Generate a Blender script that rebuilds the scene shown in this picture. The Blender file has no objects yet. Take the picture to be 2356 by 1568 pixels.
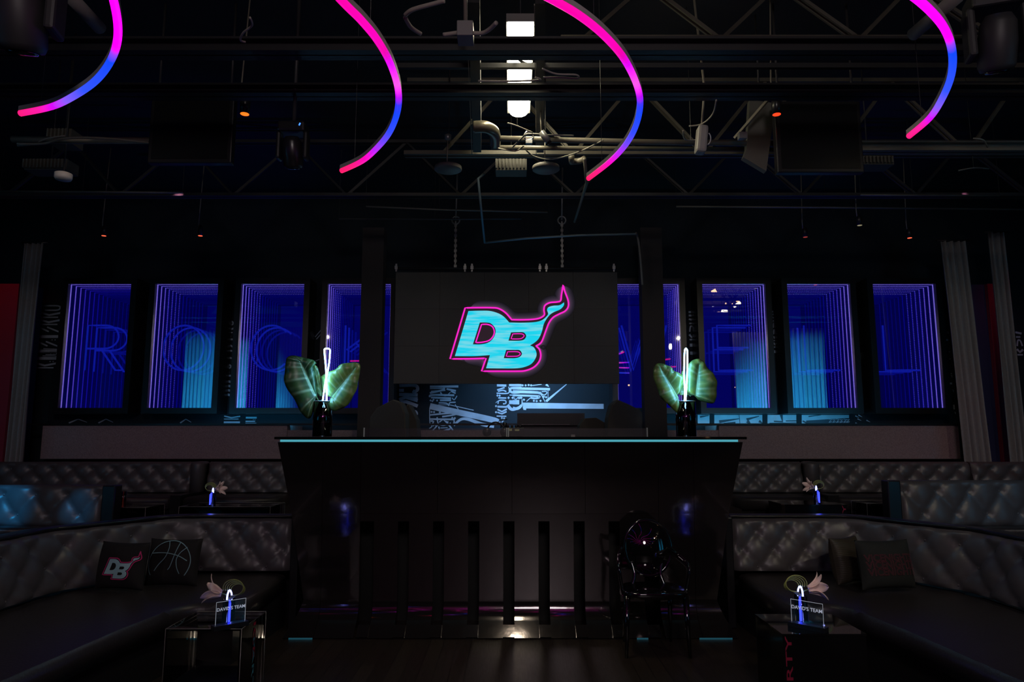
import bpy, bmesh, math, random
from mathutils import Vector, Matrix
PI = math.pi
SC = bpy.context.scene
COL = SC.collection
random.seed(7)

# ------------------------------------------------------------------ camera
F, H = 1620.0, 1.65
PITCH = math.atan((1003 - 784) / F)
cam_d = bpy.data.cameras.new('camera')
cam_d.sensor_width = 36.0
cam_d.lens = 36.0 * F / 2356.0
cam_d.clip_start = 0.05
cam = bpy.data.objects.new('camera', cam_d)
COL.objects.link(cam)
cam.location = (0, 0, H)
cam.rotation_euler = (PI / 2 + PITCH, 0, 0)
SC.camera = cam

# ------------------------------------------------------------------ world, exposure
w = bpy.data.worlds.new('dark_room')
SC.world = w
w.use_nodes = True
w.node_tree.nodes['Background'].inputs[0].default_value = (0.5, 0.45, 0.6, 1)
w.node_tree.nodes['Background'].inputs[1].default_value = 0.0006
SC.view_settings.view_transform = 'Standard'
SC.view_settings.look = 'None'
SC.view_settings.gamma = 1
SC.view_settings.use_curve_mapping = False
SC.view_settings.exposure = 0.0
SC.cycles.max_bounces = 8
SC.cycles.transparent_max_bounces = 16
SC.cycles.sample_clamp_indirect = 3.0
SC.cycles.caustics_reflective = False
SC.cycles.caustics_refractive = False


def area(name, loc, target, size, power, color, sy=None):
    d = bpy.data.lights.new(name, 'AREA')
    d.energy = power; d.color = color; d.size = size
    if sy:
        d.shape = 'RECTANGLE'; d.size_y = sy
    o = bpy.data.objects.new(name, d); COL.objects.link(o)
    o.location = loc
    o.rotation_euler = (Vector(target) - Vector(loc)).to_track_quat('-Z', 'Y').to_euler()
    return o


def spot(name, loc, target, power, color, angle, blend=0.6, r=0.03):
    d = bpy.data.lights.new(name, 'SPOT')
    d.energy = power; d.color = color; d.spot_size = math.radians(angle); d.spot_blend = blend
    d.shadow_soft_size = r
    o = bpy.data.objects.new(name, d); COL.objects.link(o)
    o.location = loc
    o.rotation_euler = (Vector(target) - Vector(loc)).to_track_quat('-Z', 'Y').to_euler()
    return o


# ------------------------------------------------------------------ surveying helpers
def ray(px, py):
    a = (px - 1178) / F; b = (784 - py) / F
    return Vector((a, math.cos(PITCH) - b * math.sin(PITCH), math.sin(PITCH) + b * math.cos(PITCH)))


def P(px, py, y):                 # world point at depth y
    d = ray(px, py) * (y / ray(px, py).y)
    return Vector((d.x, d.y, d.z + H))


def Q(px, py, z):                 # world point at height z
    d = ray(px, py); d = d * ((z - H) / d.z)
    return Vector((d.x, d.y, z))


FLOWER_A = Q(520, 1437, .47) + Vector((-.06, .03, .2)); FLOWER_B = Q(1848, 1430, .47) + Vector((.06, .02, .2))
# added fill lamps for the unseen room behind the camera
spot('house_light', (0.6, -3.0, 4.6), (0.3, 7.4, 0.6), 300, (1.0, 0.87, 0.87), 74, 0.35, 0.6)
spot('bar_light', (4.2, 1.0, 4.1), (3.4, 6.4, 0.7), 90, (1.0, 0.88, 0.66), 70, 1.0, .03)  # side fills added to lift the sofas, no fixture behind them
spot('bar_light', (-4.6, 1.2, 4.1), (-3.2, 6.4, 0.7), 40, (1.0, 0.80, 0.82), 70, 1.0, .03)
# coloured club spots; the warm lily fills are added
spot('cyan_spot', (-4.6, 3.4, 4.0), (-4.95, 6.9, 1.02), 620, (0.01, 0.42, 1.0), 9, 0.9)
spot('cyan_spot', (-4.0, 3.6, 4.0), (-4.2, 6.9, 1.0), 260, (0.01, 0.42, 1.0), 5, 0.9)
spot('cyan_spot', (6.2, 4.2, 4.0), (4.9, 6.9, 1.0), 30, (0.05, 0.5, 1.0), 26, 1.0)
spot('cyan_spot', (-5.6, 6.2, 4.3), (-6.0, 8.9, 2.0), 8, (0.05, 0.6, 1.0), 34, 1.0)
spot('mural_spot', (0.3, 8.78, 2.42), (0.35, 9.6, 2.0), 50, (0.30, 0.60, 1.0), 140, 0.5)
area('mural_wash', (3.1, 9.04, 1.83), (3.1, 9.6, 2.02), 2.6, 5, (0.10, 0.6, 1.0), .03)
area('mural_wash', (-3.35, 9.04, 1.83), (-3.35, 9.6, 2.02), 1.3, 1.8, (0.06, 0.55, 1.0), .03)
spot('pin_spot', (-0.6, 2.0, 3.9), tuple(FLOWER_A), 120, (1.0, 0.72, 0.6), 7, 0.5, .01)  # added lamps that only brighten the lilies
spot('pin_spot', (0.6, 2.0, 3.9), tuple(FLOWER_B), 120, (1.0, 0.78, 0.72), 7, 0.5, .01)
spot('pin_spot', (-2.4, 4.2, 4.2), (-3.05, 7.25, 1.1), 50, (1.0, 0.8, 0.8), 5, 0.5, .01)
spot('pin_spot', (2.4, 4.2, 4.2), (3.05, 7.25, 1.1), 50, (1.0, 0.8, 0.8), 5, 0.5, .01)
spot('house_spot', (-3.6, 7.3, 4.3), (-4.2, 8.3, 1.3), 10, (1.0, 0.35, 0.55), 70, 1.0)
spot('house_spot', (4.9, 7.3, 4.3), (5.2, 8.3, 1.3), 14, (1.0, 0.3, 0.55), 50, 1.0)
spot('red_spot', (-6.5, 8.1, 4.2), (-6.6, 9.0, 3.3), 3.5, (1.0, 0.0, 0.12), 60, 1.0)
spot('red_spot', (6.7, 7.9, 4.2), (6.5, 9.0, 3.3), 4, (1.0, 0.0, 0.15), 50, 1.0)
spot('curtain_spot', (-5.9, 3.6, 0.6), (-6.9, 0.9, 2.1), 600, (0.03, 0.55, 1.0), 60, 0.8)
spot('curtain_spot', (5.6, 3.6, 0.6), (6.7, 0.9, 2.1), 600, (0.03, 0.55, 1.0), 60, 0.8)
spot('ceiling_spot', (-2.4, 7.7, 2.4), (-3.4, 7.9, 4.8), 16, (0.02, 0.02, 1.0), 80, 1.0)
spot('ceiling_spot', (3.2, 7.7, 2.4), (3.6, 7.9, 4.8), 16, (0.02, 0.02, 1.0), 80, 1.0)
spot('ceiling_spot', (0.0, 7.7, 2.6), (0.2, 7.6, 4.8), 10, (0.02, 0.35, 0.8), 70, 1.0)


# ------------------------------------------------------------------ materials
MATS = {}


def mat(name, col=(0.5, 0.5, 0.5), rough=0.5, metal=0.0, emit=None, es=0.0, noise=0.0, nscale=20, bump=0.0,
        spec=0.5, alpha=1.0, coat=0.0, vcol=False):
    if name in MATS: return MATS[name]
    m = bpy.data.materials.new(name); m.use_nodes = True
    nt = m.node_tree; b = nt.nodes['Principled BSDF']
    b.inputs['Base Color'].default_value = (*col, 1)
    b.inputs['Roughness'].default_value = rough
    b.inputs['Metallic'].default_value = metal
    b.inputs['Specular IOR Level'].default_value = spec
    b.inputs['Coat Weight'].default_value = coat
    b.inputs['Alpha'].default_value = alpha
    if emit:
        b.inputs['Emission Color'].default_value = (*emit, 1)
        b.inputs['Emission Strength'].default_value = es
    if vcol:
        a = nt.nodes.new('ShaderNodeAttribute'); a.attribute_name = 'Col'
        nt.links.new(a.outputs['Color'], b.inputs['Emission Color'])
        b.inputs['Emission Strength'].default_value = es
    if noise or bump:
        tc = nt.nodes.new('ShaderNodeTexCoord')
        n = nt.nodes.new('ShaderNodeTexNoise')
        n.inputs['Scale'].default_value = nscale; n.inputs['Detail'].default_value = 6
        nt.links.new(tc.outputs['Object'], n.inputs['Vector'])
        if noise:
            mr = nt.nodes.new('ShaderNodeMapRange')
            mr.inputs[3].default_value = 1 - noise; mr.inputs[4].default_value = 1 + noise
            nt.links.new(n.outputs['Fac'], mr.inputs[0])
            mx = nt.nodes.new('ShaderNodeVectorMath'); mx.operation = 'SCALE'
            mx.inputs[0].default_value = col
            nt.links.new(mr.outputs[0], mx.inputs['Scale'])
            nt.links.new(mx.outputs[0], b.inputs['Base Color'])
        if bump:
            bp = nt.nodes.new('ShaderNodeBump'); bp.inputs['Strength'].default_value = bump
            bp.inputs['Distance'].default_value = 0.01
            nt.links.new(n.outputs['Fac'], bp.inputs['Height'])
            nt.links.new(bp.outputs[0], b.inputs['Normal'])
    MATS[name] = m
    return m


def glassy(name, tint=(1, 1, 1), refl=0.15, rough=0.02):
    """thin clear sheet: mostly lets light through, mirrors a little"""
    if name in MATS: return MATS[name]
    m = bpy.data.materials.new(name); m.use_nodes = True
    nt = m.node_tree; nt.nodes.clear()
    out = nt.nodes.new('ShaderNodeOutputMaterial')
    t = nt.nodes.new('ShaderNodeBsdfTransparent'); t.inputs[0].default_value = (*tint, 1)
    g = nt.nodes.new('ShaderNodeBsdfGlossy'); g.inputs['Roughness'].default_value = rough
    fr = nt.nodes.new('ShaderNodeFresnel'); fr.inputs[0].default_value = 1.45
    ad = nt.nodes.new('ShaderNodeMath'); ad.operation = 'ADD'; ad.inputs[1].default_value = refl; ad.use_clamp = True
    nt.links.new(fr.outputs[0], ad.inputs[0])
    mx = nt.nodes.new('ShaderNodeMixShader')
    nt.links.new(ad.outputs[0], mx.inputs[0]); nt.links.new(t.outputs[0], mx.inputs[1]); nt.links.new(g.outputs[0], mx.inputs[2])
    nt.links.new(mx.outputs[0], out.inputs[0])
    MATS[name] = m
    return m


BLACK = mat('black_paint', (0.012, 0.012, 0.014), 0.6)
SATIN = mat('satin_black', (0.015, 0.015, 0.017), 0.3)
GLOSSBLK = mat('gloss_black', (0.006, 0.006, 0.007), 0.04, coat=1.0)
TRUSSM = mat('dark_truss_steel', (0.10, 0.092, 0.07), 0.5, 0.2, noise=0.3, nscale=6)
STEEL = mat('dull_steel', (0.24, 0.22, 0.17), 0.5, 0.2, noise=0.3, nscale=6)
DKSTEEL = mat('painted_steel', (0.035, 0.035, 0.037), 0.5, 0.1, noise=0.3, nscale=6)
CHROME = mat('chrome', (0.7, 0.7, 0.72), 0.15, 1.0)
ALU = mat('aluminium_channel', (0.5, 0.47, 0.45), 0.5, 0.1)
LEATHER = mat('dark_leather', (0.105, 0.098, 0.102), 0.36, bump=0.06, nscale=26, noise=0.15, spec=0.55)
LEATHERD = mat('black_leather', (0.035, 0.032, 0.033), 0.38, bump=0.2, nscale=60, noise=0.2)
CARPET = mat('felt_riser', (0.35, 0.26, 0.275), 0.95, noise=0.5, nscale=90, bump=0.3)
CLOTH = mat('curtain_cloth', (0.30, 0.30, 0.295), 0.9, noise=0.15, nscale=30)
CLOTHB = mat('silver_curtain', (0.75, 0.78, 0.8), 0.6)
PAPER = mat('pale_print', (0.5, 0.5, 0.52), 0.6)
CLEAR = glassy('clear_acrylic', (0.93, 0.95, 0.96), 0.03)
EDGE = mat('acrylic_edge', (0.55, 0.62, 0.62), 0.15, spec=0.8)
CYANGLASS = mat('lit_glass_edge', (0.05, 0.25, 0.3), 0.1, emit=(0.09, 0.46, 0.56), es=0.75)
MIRRORMETAL = mat('polished_dark_metal', (0.14, 0.122, 0.127), 0.09, 0.90, bump=0.06, nscale=9, coat=0.6)


# ------------------------------------------------------------------ mesh helper
class MB:
    def __init__(s):
        s.v = []; s.f = []; s.sm = []

    def add(s, vs, fs, smooth=False):
        n = len(s.v)
        s.v += [tuple(a) for a in vs]
        for f in fs:
            s.f.append([i + n for i in f]); s.sm.append(smooth)
        return s

    def box(s, a, b):
        x0, y0, z0 = [min(a[i], b[i]) for i in range(3)]; x1, y1, z1 = [max(a[i], b[i]) for i in range(3)]
        vs = [(x0, y0, z0), (x1, y0, z0), (x1, y1, z0), (x0, y1, z0), (x0, y0, z1), (x1, y0, z1), (x1, y1, z1), (x0, y1, z1)]
        return s.add(vs, [(0, 3, 2, 1), (4, 5, 6, 7), (0, 1, 5, 4), (1, 2, 6, 5), (2, 3, 7, 6), (3, 0, 4, 7)])

    def cbox(s, c, d, rz=0, M=None):
        M = M or (Matrix.Translation(c) @ Matrix.Rotation(rz, 4, 'Z'))
        h = [k / 2 for k in d]
        vs = [M @ Vector((x * h[0], y * h[1], z * h[2])) for z in (-1, 1) for x, y in ((-1, -1), (1, -1), (1, 1), (-1, 1))]
        return s.add(vs, [(0, 3, 2, 1), (4, 5, 6, 7), (0, 1, 5, 4), (1, 2, 6, 5), (2, 3, 7, 6), (3, 0, 4, 7)])

    def tube(s, pts, r, n=10, closed=False, r2=None, caps=True, taper=None):
        pts = [Vector(p) for p in pts]; k = len(pts); rings = []
        up = None
        for i, p in enumerate(pts):
            if closed: t = pts[(i + 1) % k] - pts[i - 1]
            else: t = pts[min(i + 1, k - 1)] - pts[max(i - 1, 0)]
            t.normalize()
            if up is None:
                up = Vector((0, 0, 1)) if abs(t.z) < 0.9 else Vector((0, 1, 0))
            a = t.cross(up); a.normalize(); b = a.cross(t); up = b
            rr = r if taper is None else r * taper[i]
            rb = (r2 or r) if taper is None else (r2 or r) * taper[i]
            rings.append([p + a * rr * math.cos(2 * PI * j / n) + b * rb * math.sin(2 * PI * j / n) for j in range(n)])
        vs = [q for ring in rings for q in ring]; fs = []
        m = k if closed else k - 1
        for i in range(m):
            for j in range(n):
                a0 = i * n + j; a1 = i * n + (j + 1) % n; b0 = ((i + 1) % k) * n + j; b1 = ((i + 1) % k) * n + (j + 1) % n
                fs.append((a0, a1, b1, b0))
        if not closed and caps:
            fs.append(tuple(range(n - 1, -1, -1))); fs.append(tuple((k - 1) * n + j for j in range(n)))
        return s.add(vs, fs, n > 5)

    def bar(s, a, b, w, h=None):      # square bar
        a = Vector(a); b = Vector(b); t = (b - a).normalized()
        up = Vector((0, 0, 1)) if abs(t.z) < 0.95 else Vector((0, 1, 0))
        x = t.cross(up).normalized() * w / 2; y = x.cross(t).normalized() * (h or w) / 2
        vs = [p + sx * x + sy * y for p in (a, b) for sx, sy in ((-1, -1), (1, -1), (1, 1), (-1, 1))]
        return s.add(vs, [(0, 3, 2, 1), (4, 5, 6, 7), (0, 1, 5, 4), (1, 2, 6, 5), (2, 3, 7, 6), (3, 0, 4, 7)])

    def lathe(s, c, prof, n=24, axis='Z'):
        c = Vector(c); vs = []; k = len(prof)
        for r, z in prof:
            for j in range(n):
                a = 2 * PI * j / n
                v = (r * math.cos(a), r * math.sin(a), z)
                if axis == 'Y': v = (v[0], z, v[1])
                vs.append(c + Vector(v))
        fs = [(i * n + j, i * n + (j + 1) % n, (i + 1) * n + (j + 1) % n, (i + 1) * n + j) for i in range(k - 1) for j in range(n)]
        if prof[0][0] > 1e-5: fs.append(tuple(range(n - 1, -1, -1)))
        if prof[-1][0] > 1e-5: fs.append(tuple((k - 1) * n + j for j in range(n)))
        return s.add(vs, fs, True)

    def prism(s, poly, fa, fb):       # poly of 2-D points, fa / fb map a point to the two ends
        n = len(poly)
        vs = [fa(p) for p in poly] + [fb(p) for p in poly]
        fs = [tuple(range(n)), tuple(range(2 * n - 1, n - 1, -1))] + [(i, i + n, (i + 1) % n + n, (i + 1) % n) for i in range(n)]
        return s.add(vs, fs)

    def grid(s, rows, smooth=True, closeu=False):
        m = len(rows[0]); k = len(rows)
        vs = [p for r in rows for p in r]
        fs = [(i * m + j, i * m + (j + 1) % m, (i + 1) * m + (j + 1) % m, (i + 1) * m + j) for i in range(k - 1) for j in range(m if closeu else m - 1)]
        return s.add(vs, fs, smooth)

    def build(s, name, m, parent=None, org=None, bevel=0, flip=True):
        me = bpy.data.meshes.new(name)
        o3 = Vector(org) if org is not None else (WORLD[parent.name].copy() if parent else Vector((0, 0, 0)))
        me.from_pydata([Vector(v) - o3 for v in s.v], [], s.f)
        me.polygons.foreach_set('use_smooth', s.sm)
        if flip:
            bm = bmesh.new(); bm.from_mesh(me)
            bmesh.ops.recalc_face_normals(bm, faces=bm.faces); bm.to_mesh(me); bm.free()
        me.materials.append(m)
        o = bpy.data.objects.new(name, me); COL.objects.link(o)
        o.location = o3
        if parent:
            o.parent = parent
            o.location = o3 - WORLD[parent.name]
        WORLD[o.name] = o3.copy()
        if bevel:
            b = o.modifiers.new('edge', 'BEVEL'); b.width = bevel; b.segments = 2; b.limit_method = 'ANGLE'
        return o


WORLD = {}        # world position of every thing, so parts can be given in world coordinates


def tag(o, label, cat, group=None, kind=None):
    if label: o['label'] = label
    if cat: o['category'] = cat
    if group: o['group'] = group
    if kind: o['kind'] = kind
    return o


def thing(name, loc, label, cat, group=None):
    o = bpy.data.objects.new(name, None); COL.objects.link(o)
    o.empty_display_size = 0.1
    o.location = loc; WORLD[o.name] = Vector(loc)
    return tag(o, label, cat, group)


def struct(o): o['kind'] = 'structure'; return o


def dup(root, loc, label, rz=0):
    r = root.copy(); COL.objects.link(r); r.location = loc; r.rotation_euler[2] += rz; r['label'] = label
    WORLD[r.name] = Vector(loc)
    for ch in list(root.children):
        c = ch.copy(); COL.objects.link(c); c.parent = r
        for g in ch.children:
            d = g.copy(); COL.objects.link(d); d.parent = c
    return r


def loops_mesh(loops):
    """filled flat mesh (x, y) from closed outlines, inner ones cut holes"""
    cu = bpy.data.curves.new('outline', 'CURVE'); cu.dimensions = '2D'; cu.fill_mode = 'BOTH'
    for lp in loops:
        sp = cu.splines.new('POLY'); sp.points.add(len(lp) - 1); sp.use_cyclic_u = True
        for i, p in enumerate(lp): sp.points[i].co = (p[0], p[1], 0, 1)
    return curve_faces(cu)


def curve_faces(cu):
    o = bpy.data.objects.new('outline', cu); COL.objects.link(o)
    bpy.context.view_layer.update()
    me = bpy.data.meshes.new_from_object(o.evaluated_get(bpy.context.evaluated_depsgraph_get()))
    v = [tuple(x.co) for x in me.vertices]; f = [tuple(p.vertices) for p in me.polygons]
    bpy.data.objects.remove(o); bpy.data.curves.remove(cu); bpy.data.meshes.remove(me)
    return v, f


def text_faces(s, size=1.0, outline=0.0, bold=0.0):
    cu = bpy.data.curves.new('lettering', 'FONT'); cu.body = s; cu.size = size
    cu.offset = bold * size; cu.align_x = 'CENTER'; cu.align_y = 'CENTER'; cu.resolution_u = 4
    if outline:
        cu.fill_mode = 'NONE'; cu.bevel_depth = outline; cu.bevel_resolution = 0
    return curve_faces(cu)


def smooth_closed(pts, n=6):
    """Catmull-Rom through the points; a point given with a third value stays a sharp corner"""
    out = []; k = len(pts)
    for i in range(k):
        p0, p1, p2, p3 = pts[i - 1], pts[i], pts[(i + 1) % k], pts[(i + 2) % k]
        s1 = len(p1) > 2; s2 = len(p2) > 2
        for j in range(n):
            t = j / n
            m1 = [(p2[a] - p0[a]) / 2 if not s1 else (p2[a] - p1[a]) for a in (0, 1)]
            m2 = [(p3[a] - p1[a]) / 2 if not s2 else (p2[a] - p1[a]) for a in (0, 1)]
            out.append(tuple((2 * t**3 - 3 * t**2 + 1) * p1[a] + (t**3 - 2 * t**2 + t) * m1[a] + (-2 * t**3 + 3 * t**2) * p2[a] + (t**3 - t**2) * m2[a] for a in (0, 1)))
            if s1 and s2: break
    return out


def spline(pts, n=8):
    pts = [Vector(p) for p in pts]; out = []
    for i in range(len(pts) - 1):
        p0 = pts[max(i - 1, 0)]; p1 = pts[i]; p2 = pts[i + 1]; p3 = pts[min(i + 2, len(pts) - 1)]
        for j in range(n):
            t = j / n
            out.append(0.5 * (2 * p1 + (p2 - p0) * t + (2 * p0 - 5 * p1 + 4 * p2 - p3) * t * t + (3 * p1 - p0 - 3 * p2 + p3) * t**3))
    out.append(pts[-1])
    return out
# ================================================================== THE SETTING
def wood_floor():
    m = bpy.data.materials.new('dark_plank_floor'); m.use_nodes = True
    nt = m.node_tree; b = nt.nodes['Principled BSDF']
    tc = nt.nodes.new('ShaderNodeTexCoord')
    mp = nt.nodes.new('ShaderNodeMapping'); mp.inputs['Rotation'].default_value = (0, 0, PI / 2)
    br = nt.nodes.new('ShaderNodeTexBrick'); br.inputs['Scale'].default_value = 1.0
    br.inputs['Brick Width'].default_value = 1.2; br.inputs['Row Height'].default_value = 0.11
    br.inputs['Mortar Size'].default_value = 0.002
    br.inputs['Color1'].default_value = (0.024, 0.018, 0.014, 1); br.inputs['Color2'].default_value = (0.034, 0.026, 0.02, 1)
    br.inputs['Mortar'].default_value = (0.004, 0.004, 0.004, 1)
    n = nt.nodes.new('ShaderNodeTexNoise'); n.inputs['Scale'].default_value = 14; n.inputs['Detail'].default_value = 8
    mp2 = nt.nodes.new('ShaderNodeMapping'); mp2.inputs['Scale'].default_value = (6, 0.5, 1)
    nt.links.new(tc.outputs['Object'], mp.inputs[0]); nt.links.new(mp.outputs[0], br.inputs['Vector'])
    nt.links.new(tc.outputs['Object'], mp2.inputs[0]); nt.links.new(mp2.outputs[0], n.inputs['Vector'])
    nt.links.new(br.outputs['Color'], b.inputs['Base Color'])
    mr = nt.nodes.new('ShaderNodeMapRange'); mr.inputs[3].default_value = 0.22; mr.inputs[4].default_value = 0.5
    nt.links.new(n.outputs['Fac'], mr.inputs[0]); nt.links.new(mr.outputs[0], b.inputs['Roughness'])
    return m


struct(MB().box((-9.3, -6, -0.1), (9.3, 12, 0)).build('floor', wood_floor()))
struct(MB().box((-9.3, -6, 5.05), (9.3, 12, 5.2)).build('ceiling', mat('dark_deck', (0.03, 0.03, 0.034), 0.8, noise=0.3, nscale=3)))
struct(MB().box((-9.4, -6, 0), (-9.3, 12, 5.05)).build('wall_left', BLACK))
struct(MB().box((9.3, -6, 0), (9.4, 12, 5.05)).build('wall_right', BLACK))
struct(MB().box((-9.3, -6.1, 0), (9.3, -6, 5.05)).build('wall_front', BLACK))

# mirrors are set into the back wall: the wall is built round their openings
YW = 9.6; YM = 9.3
MW, MH = 0.845, 1.66
MZ = P(1000, 938, YM).z
MX = []
for pxl in (137, 341, 543, 746): MX.append(P(pxl, 938, YM).x)
for pxr in (1570, 1772, 1971, 2172): MX.append(P(pxr, 938, YM).x - MW)
wb = MB(); xs = [-9.3]
for x in MX: xs += [x - 0.02, x + MW + 0.02]
xs.append(9.3)
for i in range(0, len(xs), 2): wb.box((xs[i], YW, 0), (xs[i + 1], YW + 0.1, 5.05))
for x in MX:
    wb.box((x - 0.02, YW, 0), (x + MW + 0.02, YW + 0.1, MZ - 0.02)); wb.box((x - 0.02, YW, MZ + MH + 0.02), (x + MW + 0.02, YW + 0.1, 5.05))
struct(wb.build('wall_back', mat('mural_ground', (0.006, 0.014, 0.022), 0.8, noise=0.3, nscale=2)))

ZP = 0.45                                   # raised tier behind the front booths
struct(MB().box((-9.3, 6.76, 0), (9.3, YW, ZP)).build('trim_1', mat('stage_black', (0.012, 0.012, 0.013), 0.35)))
zr0, zr1 = P(1178, 1055, 8.95).z, P(1178, 978, 8.95).z
for i, (a, b) in enumerate(((P(97, 1000, 8.95).x, P(660, 1000, 8.95).x - 0.0), (P(1655, 1000, 8.95).x, P(2206, 1000, 8.95).x))):
    struct(MB().box((a, 8.95, zr0), (b, YW, zr1)).build('trim_%d' % (i + 2), CARPET))
struct(MB().box((P(660, 1000, 8.95).x, 8.97, ZP), (P(1655, 1000, 8.95).x, YW, zr1 - 0.06)).build('trim_4', CARPET))
struct(MB().box((-6.3, 8.93, zr1), (6.0, 8.99, zr1 + 0.025)).build('trim_5', SATIN))
# fabric wrapped posts beside the screen
for i, (x0, x1) in enumerate(((827, 877), (1480, 1530))):
    struct(MB().box((P(x0, 800, 8.75).x, 8.75, ZP), (P(x1, 800, 8.75).x, 8.95, 4.3)).build('trim_%d' % (6 + i), mat('felt_post', (0.045, 0.038, 0.038), 0.9, noise=0.2, nscale=60)))
for i, (x0, x1) in enumerate(((-30, 30), (2285, 2318))):
    struct(MB().box((P(x0, 800, 9.0).x, 9.0, ZP), (P(x1, 800, 9.0).x, 9.3, 3.62)).build('trim_%d' % (8 + i), mat('red_panel', (0.35, 0.03, 0.06), 0.6)))
for i, (x0, x1) in enumerate(((30, 52), (2250, 2284))):
    struct(MB().box((P(x0, 800, 9.0).x, 9.05, ZP), (P(x1, 800, 9.0).x, 9.3, 3.62)).build('trim_%d' % (10 + i), mat('navy_panel', (0.03, 0.035, 0.12), 0.6)))

# ------------------------------------------------------------------ infinity mirrors
LEDM = [mat('blue_led_%d' % i, (0.02, 0.02, 0.05), 0.5, emit=c, es=s) for i, (c, s) in enumerate([
    ((0.28, 0.19, 1.0), 1.5), ((0.21, 0.13, 1.0), 1.35), ((0.14, 0.08, 1.0), 1.15), ((0.06, 0.035, 1.0), 0.85), ((0.035, 0.02, 1.0), 0.7),
    ((0.02, 0.012, 1.0), 0.6), ((0.012, 0.008, 1.0), 0.5), ((0.008, 0.006, 1.0), 0.42), ((0.006, 0.005, 1.0), 0.34), ((0.005, 0.004, 1.0), 0.27)])]
DOTS = mat('blue_led_points', (0.02, 0.02, 0.05), 0.5, emit=(0.36, 0.30, 1.0), es=1.0)
LETTERM = mat('neon_letter_glow', (0.0, 0.0, 0.1), 0.4, emit=(0.012, 0.03, 1.0), es=0.62)
LETTERM2 = mat('neon_letter_echo', (0.0, 0.0, 0.1), 0.4, emit=(0.008, 0.018, 1.0), es=0.33)
GLAREBACK = mat('blue_backlit_acrylic', (0.0, 0.0, 0.02), 0.6, spec=0.1, emit=(0.0015, 0.0015, 0.21), es=1.0)  # LED glare painted as emission on the back; the sheet is no lamp
GLARESIDE = mat('blue_side_acrylic', (0.0, 0.0, 0.012), 0.6, spec=0.1, emit=(0.0008, 0.0008, 0.11), es=1.0)  # weaker painted glare on the tunnel lining
HALFMIRROR = glassy('one_way_mirror', (0.97, 0.97, 1.0), 0.34, 0.012)


def arc2(cx, cz, rx, rz, a0, a1, n=14):
    return [(cx + rx * math.cos(math.radians(a0 + (a1 - a0) * i / n)), cz + rz * math.sin(math.radians(a0 + (a1 - a0) * i / n))) for i in range(n + 1)]


GLYPH = {
    'R': [[(.1, 0), (.1, 1), (.5, 1)] + arc2(.5, .74, .3, .26, 90, -90) + [(.1, .48)], [(.42, .48), (.78, 0), (.92, 0)]],
    'O': [arc2(.5, .5, .45, .5, 0, 360, 28)],
    'C': [arc2(.55, .5, .45, .5, 45, 315, 24)],
    'K': [[(.1, 0), (.1, 1)], [(.85, 1), (.14, .45)], [(.35, .6), (.9, 0)]],
    'W': [[(0, 1), (.25, 0), (.5, .8), (.75, 0), (1, 1)]],
    'E': [[(.85, 1), (.1, 1), (.1, 0), (.85, 0)], [(.1, .5), (.78, .5)]],
    'L': [[(.1, 1), (.1, 0), (.85, 0)]],
}
LAB = {'R': 'blue infinity mirror glowing with neon letter R beside the grey curtain',
       'O': 'blue infinity mirror with a neon letter O and cyan drapes mirrored in it',
       'C': 'blue infinity mirror with neon letter C behind the large dark leaf',
       'K': 'blue infinity mirror partly hidden by the post beside the screen, nearest letter C',
       'W': 'blue infinity mirror cut by the screen edge and the post near letter E',
       'E': 'blue infinity mirror with neon letter E and warm lamps mirrored in it',
       'L': 'blue infinity mirror with neon letter L next to letter E, cyan drapes mirrored in it',
       'M': 'outermost blue infinity mirror with neon letter L and a red streak mirrored in it'}
STEP = 0.107
shared = {}
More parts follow.
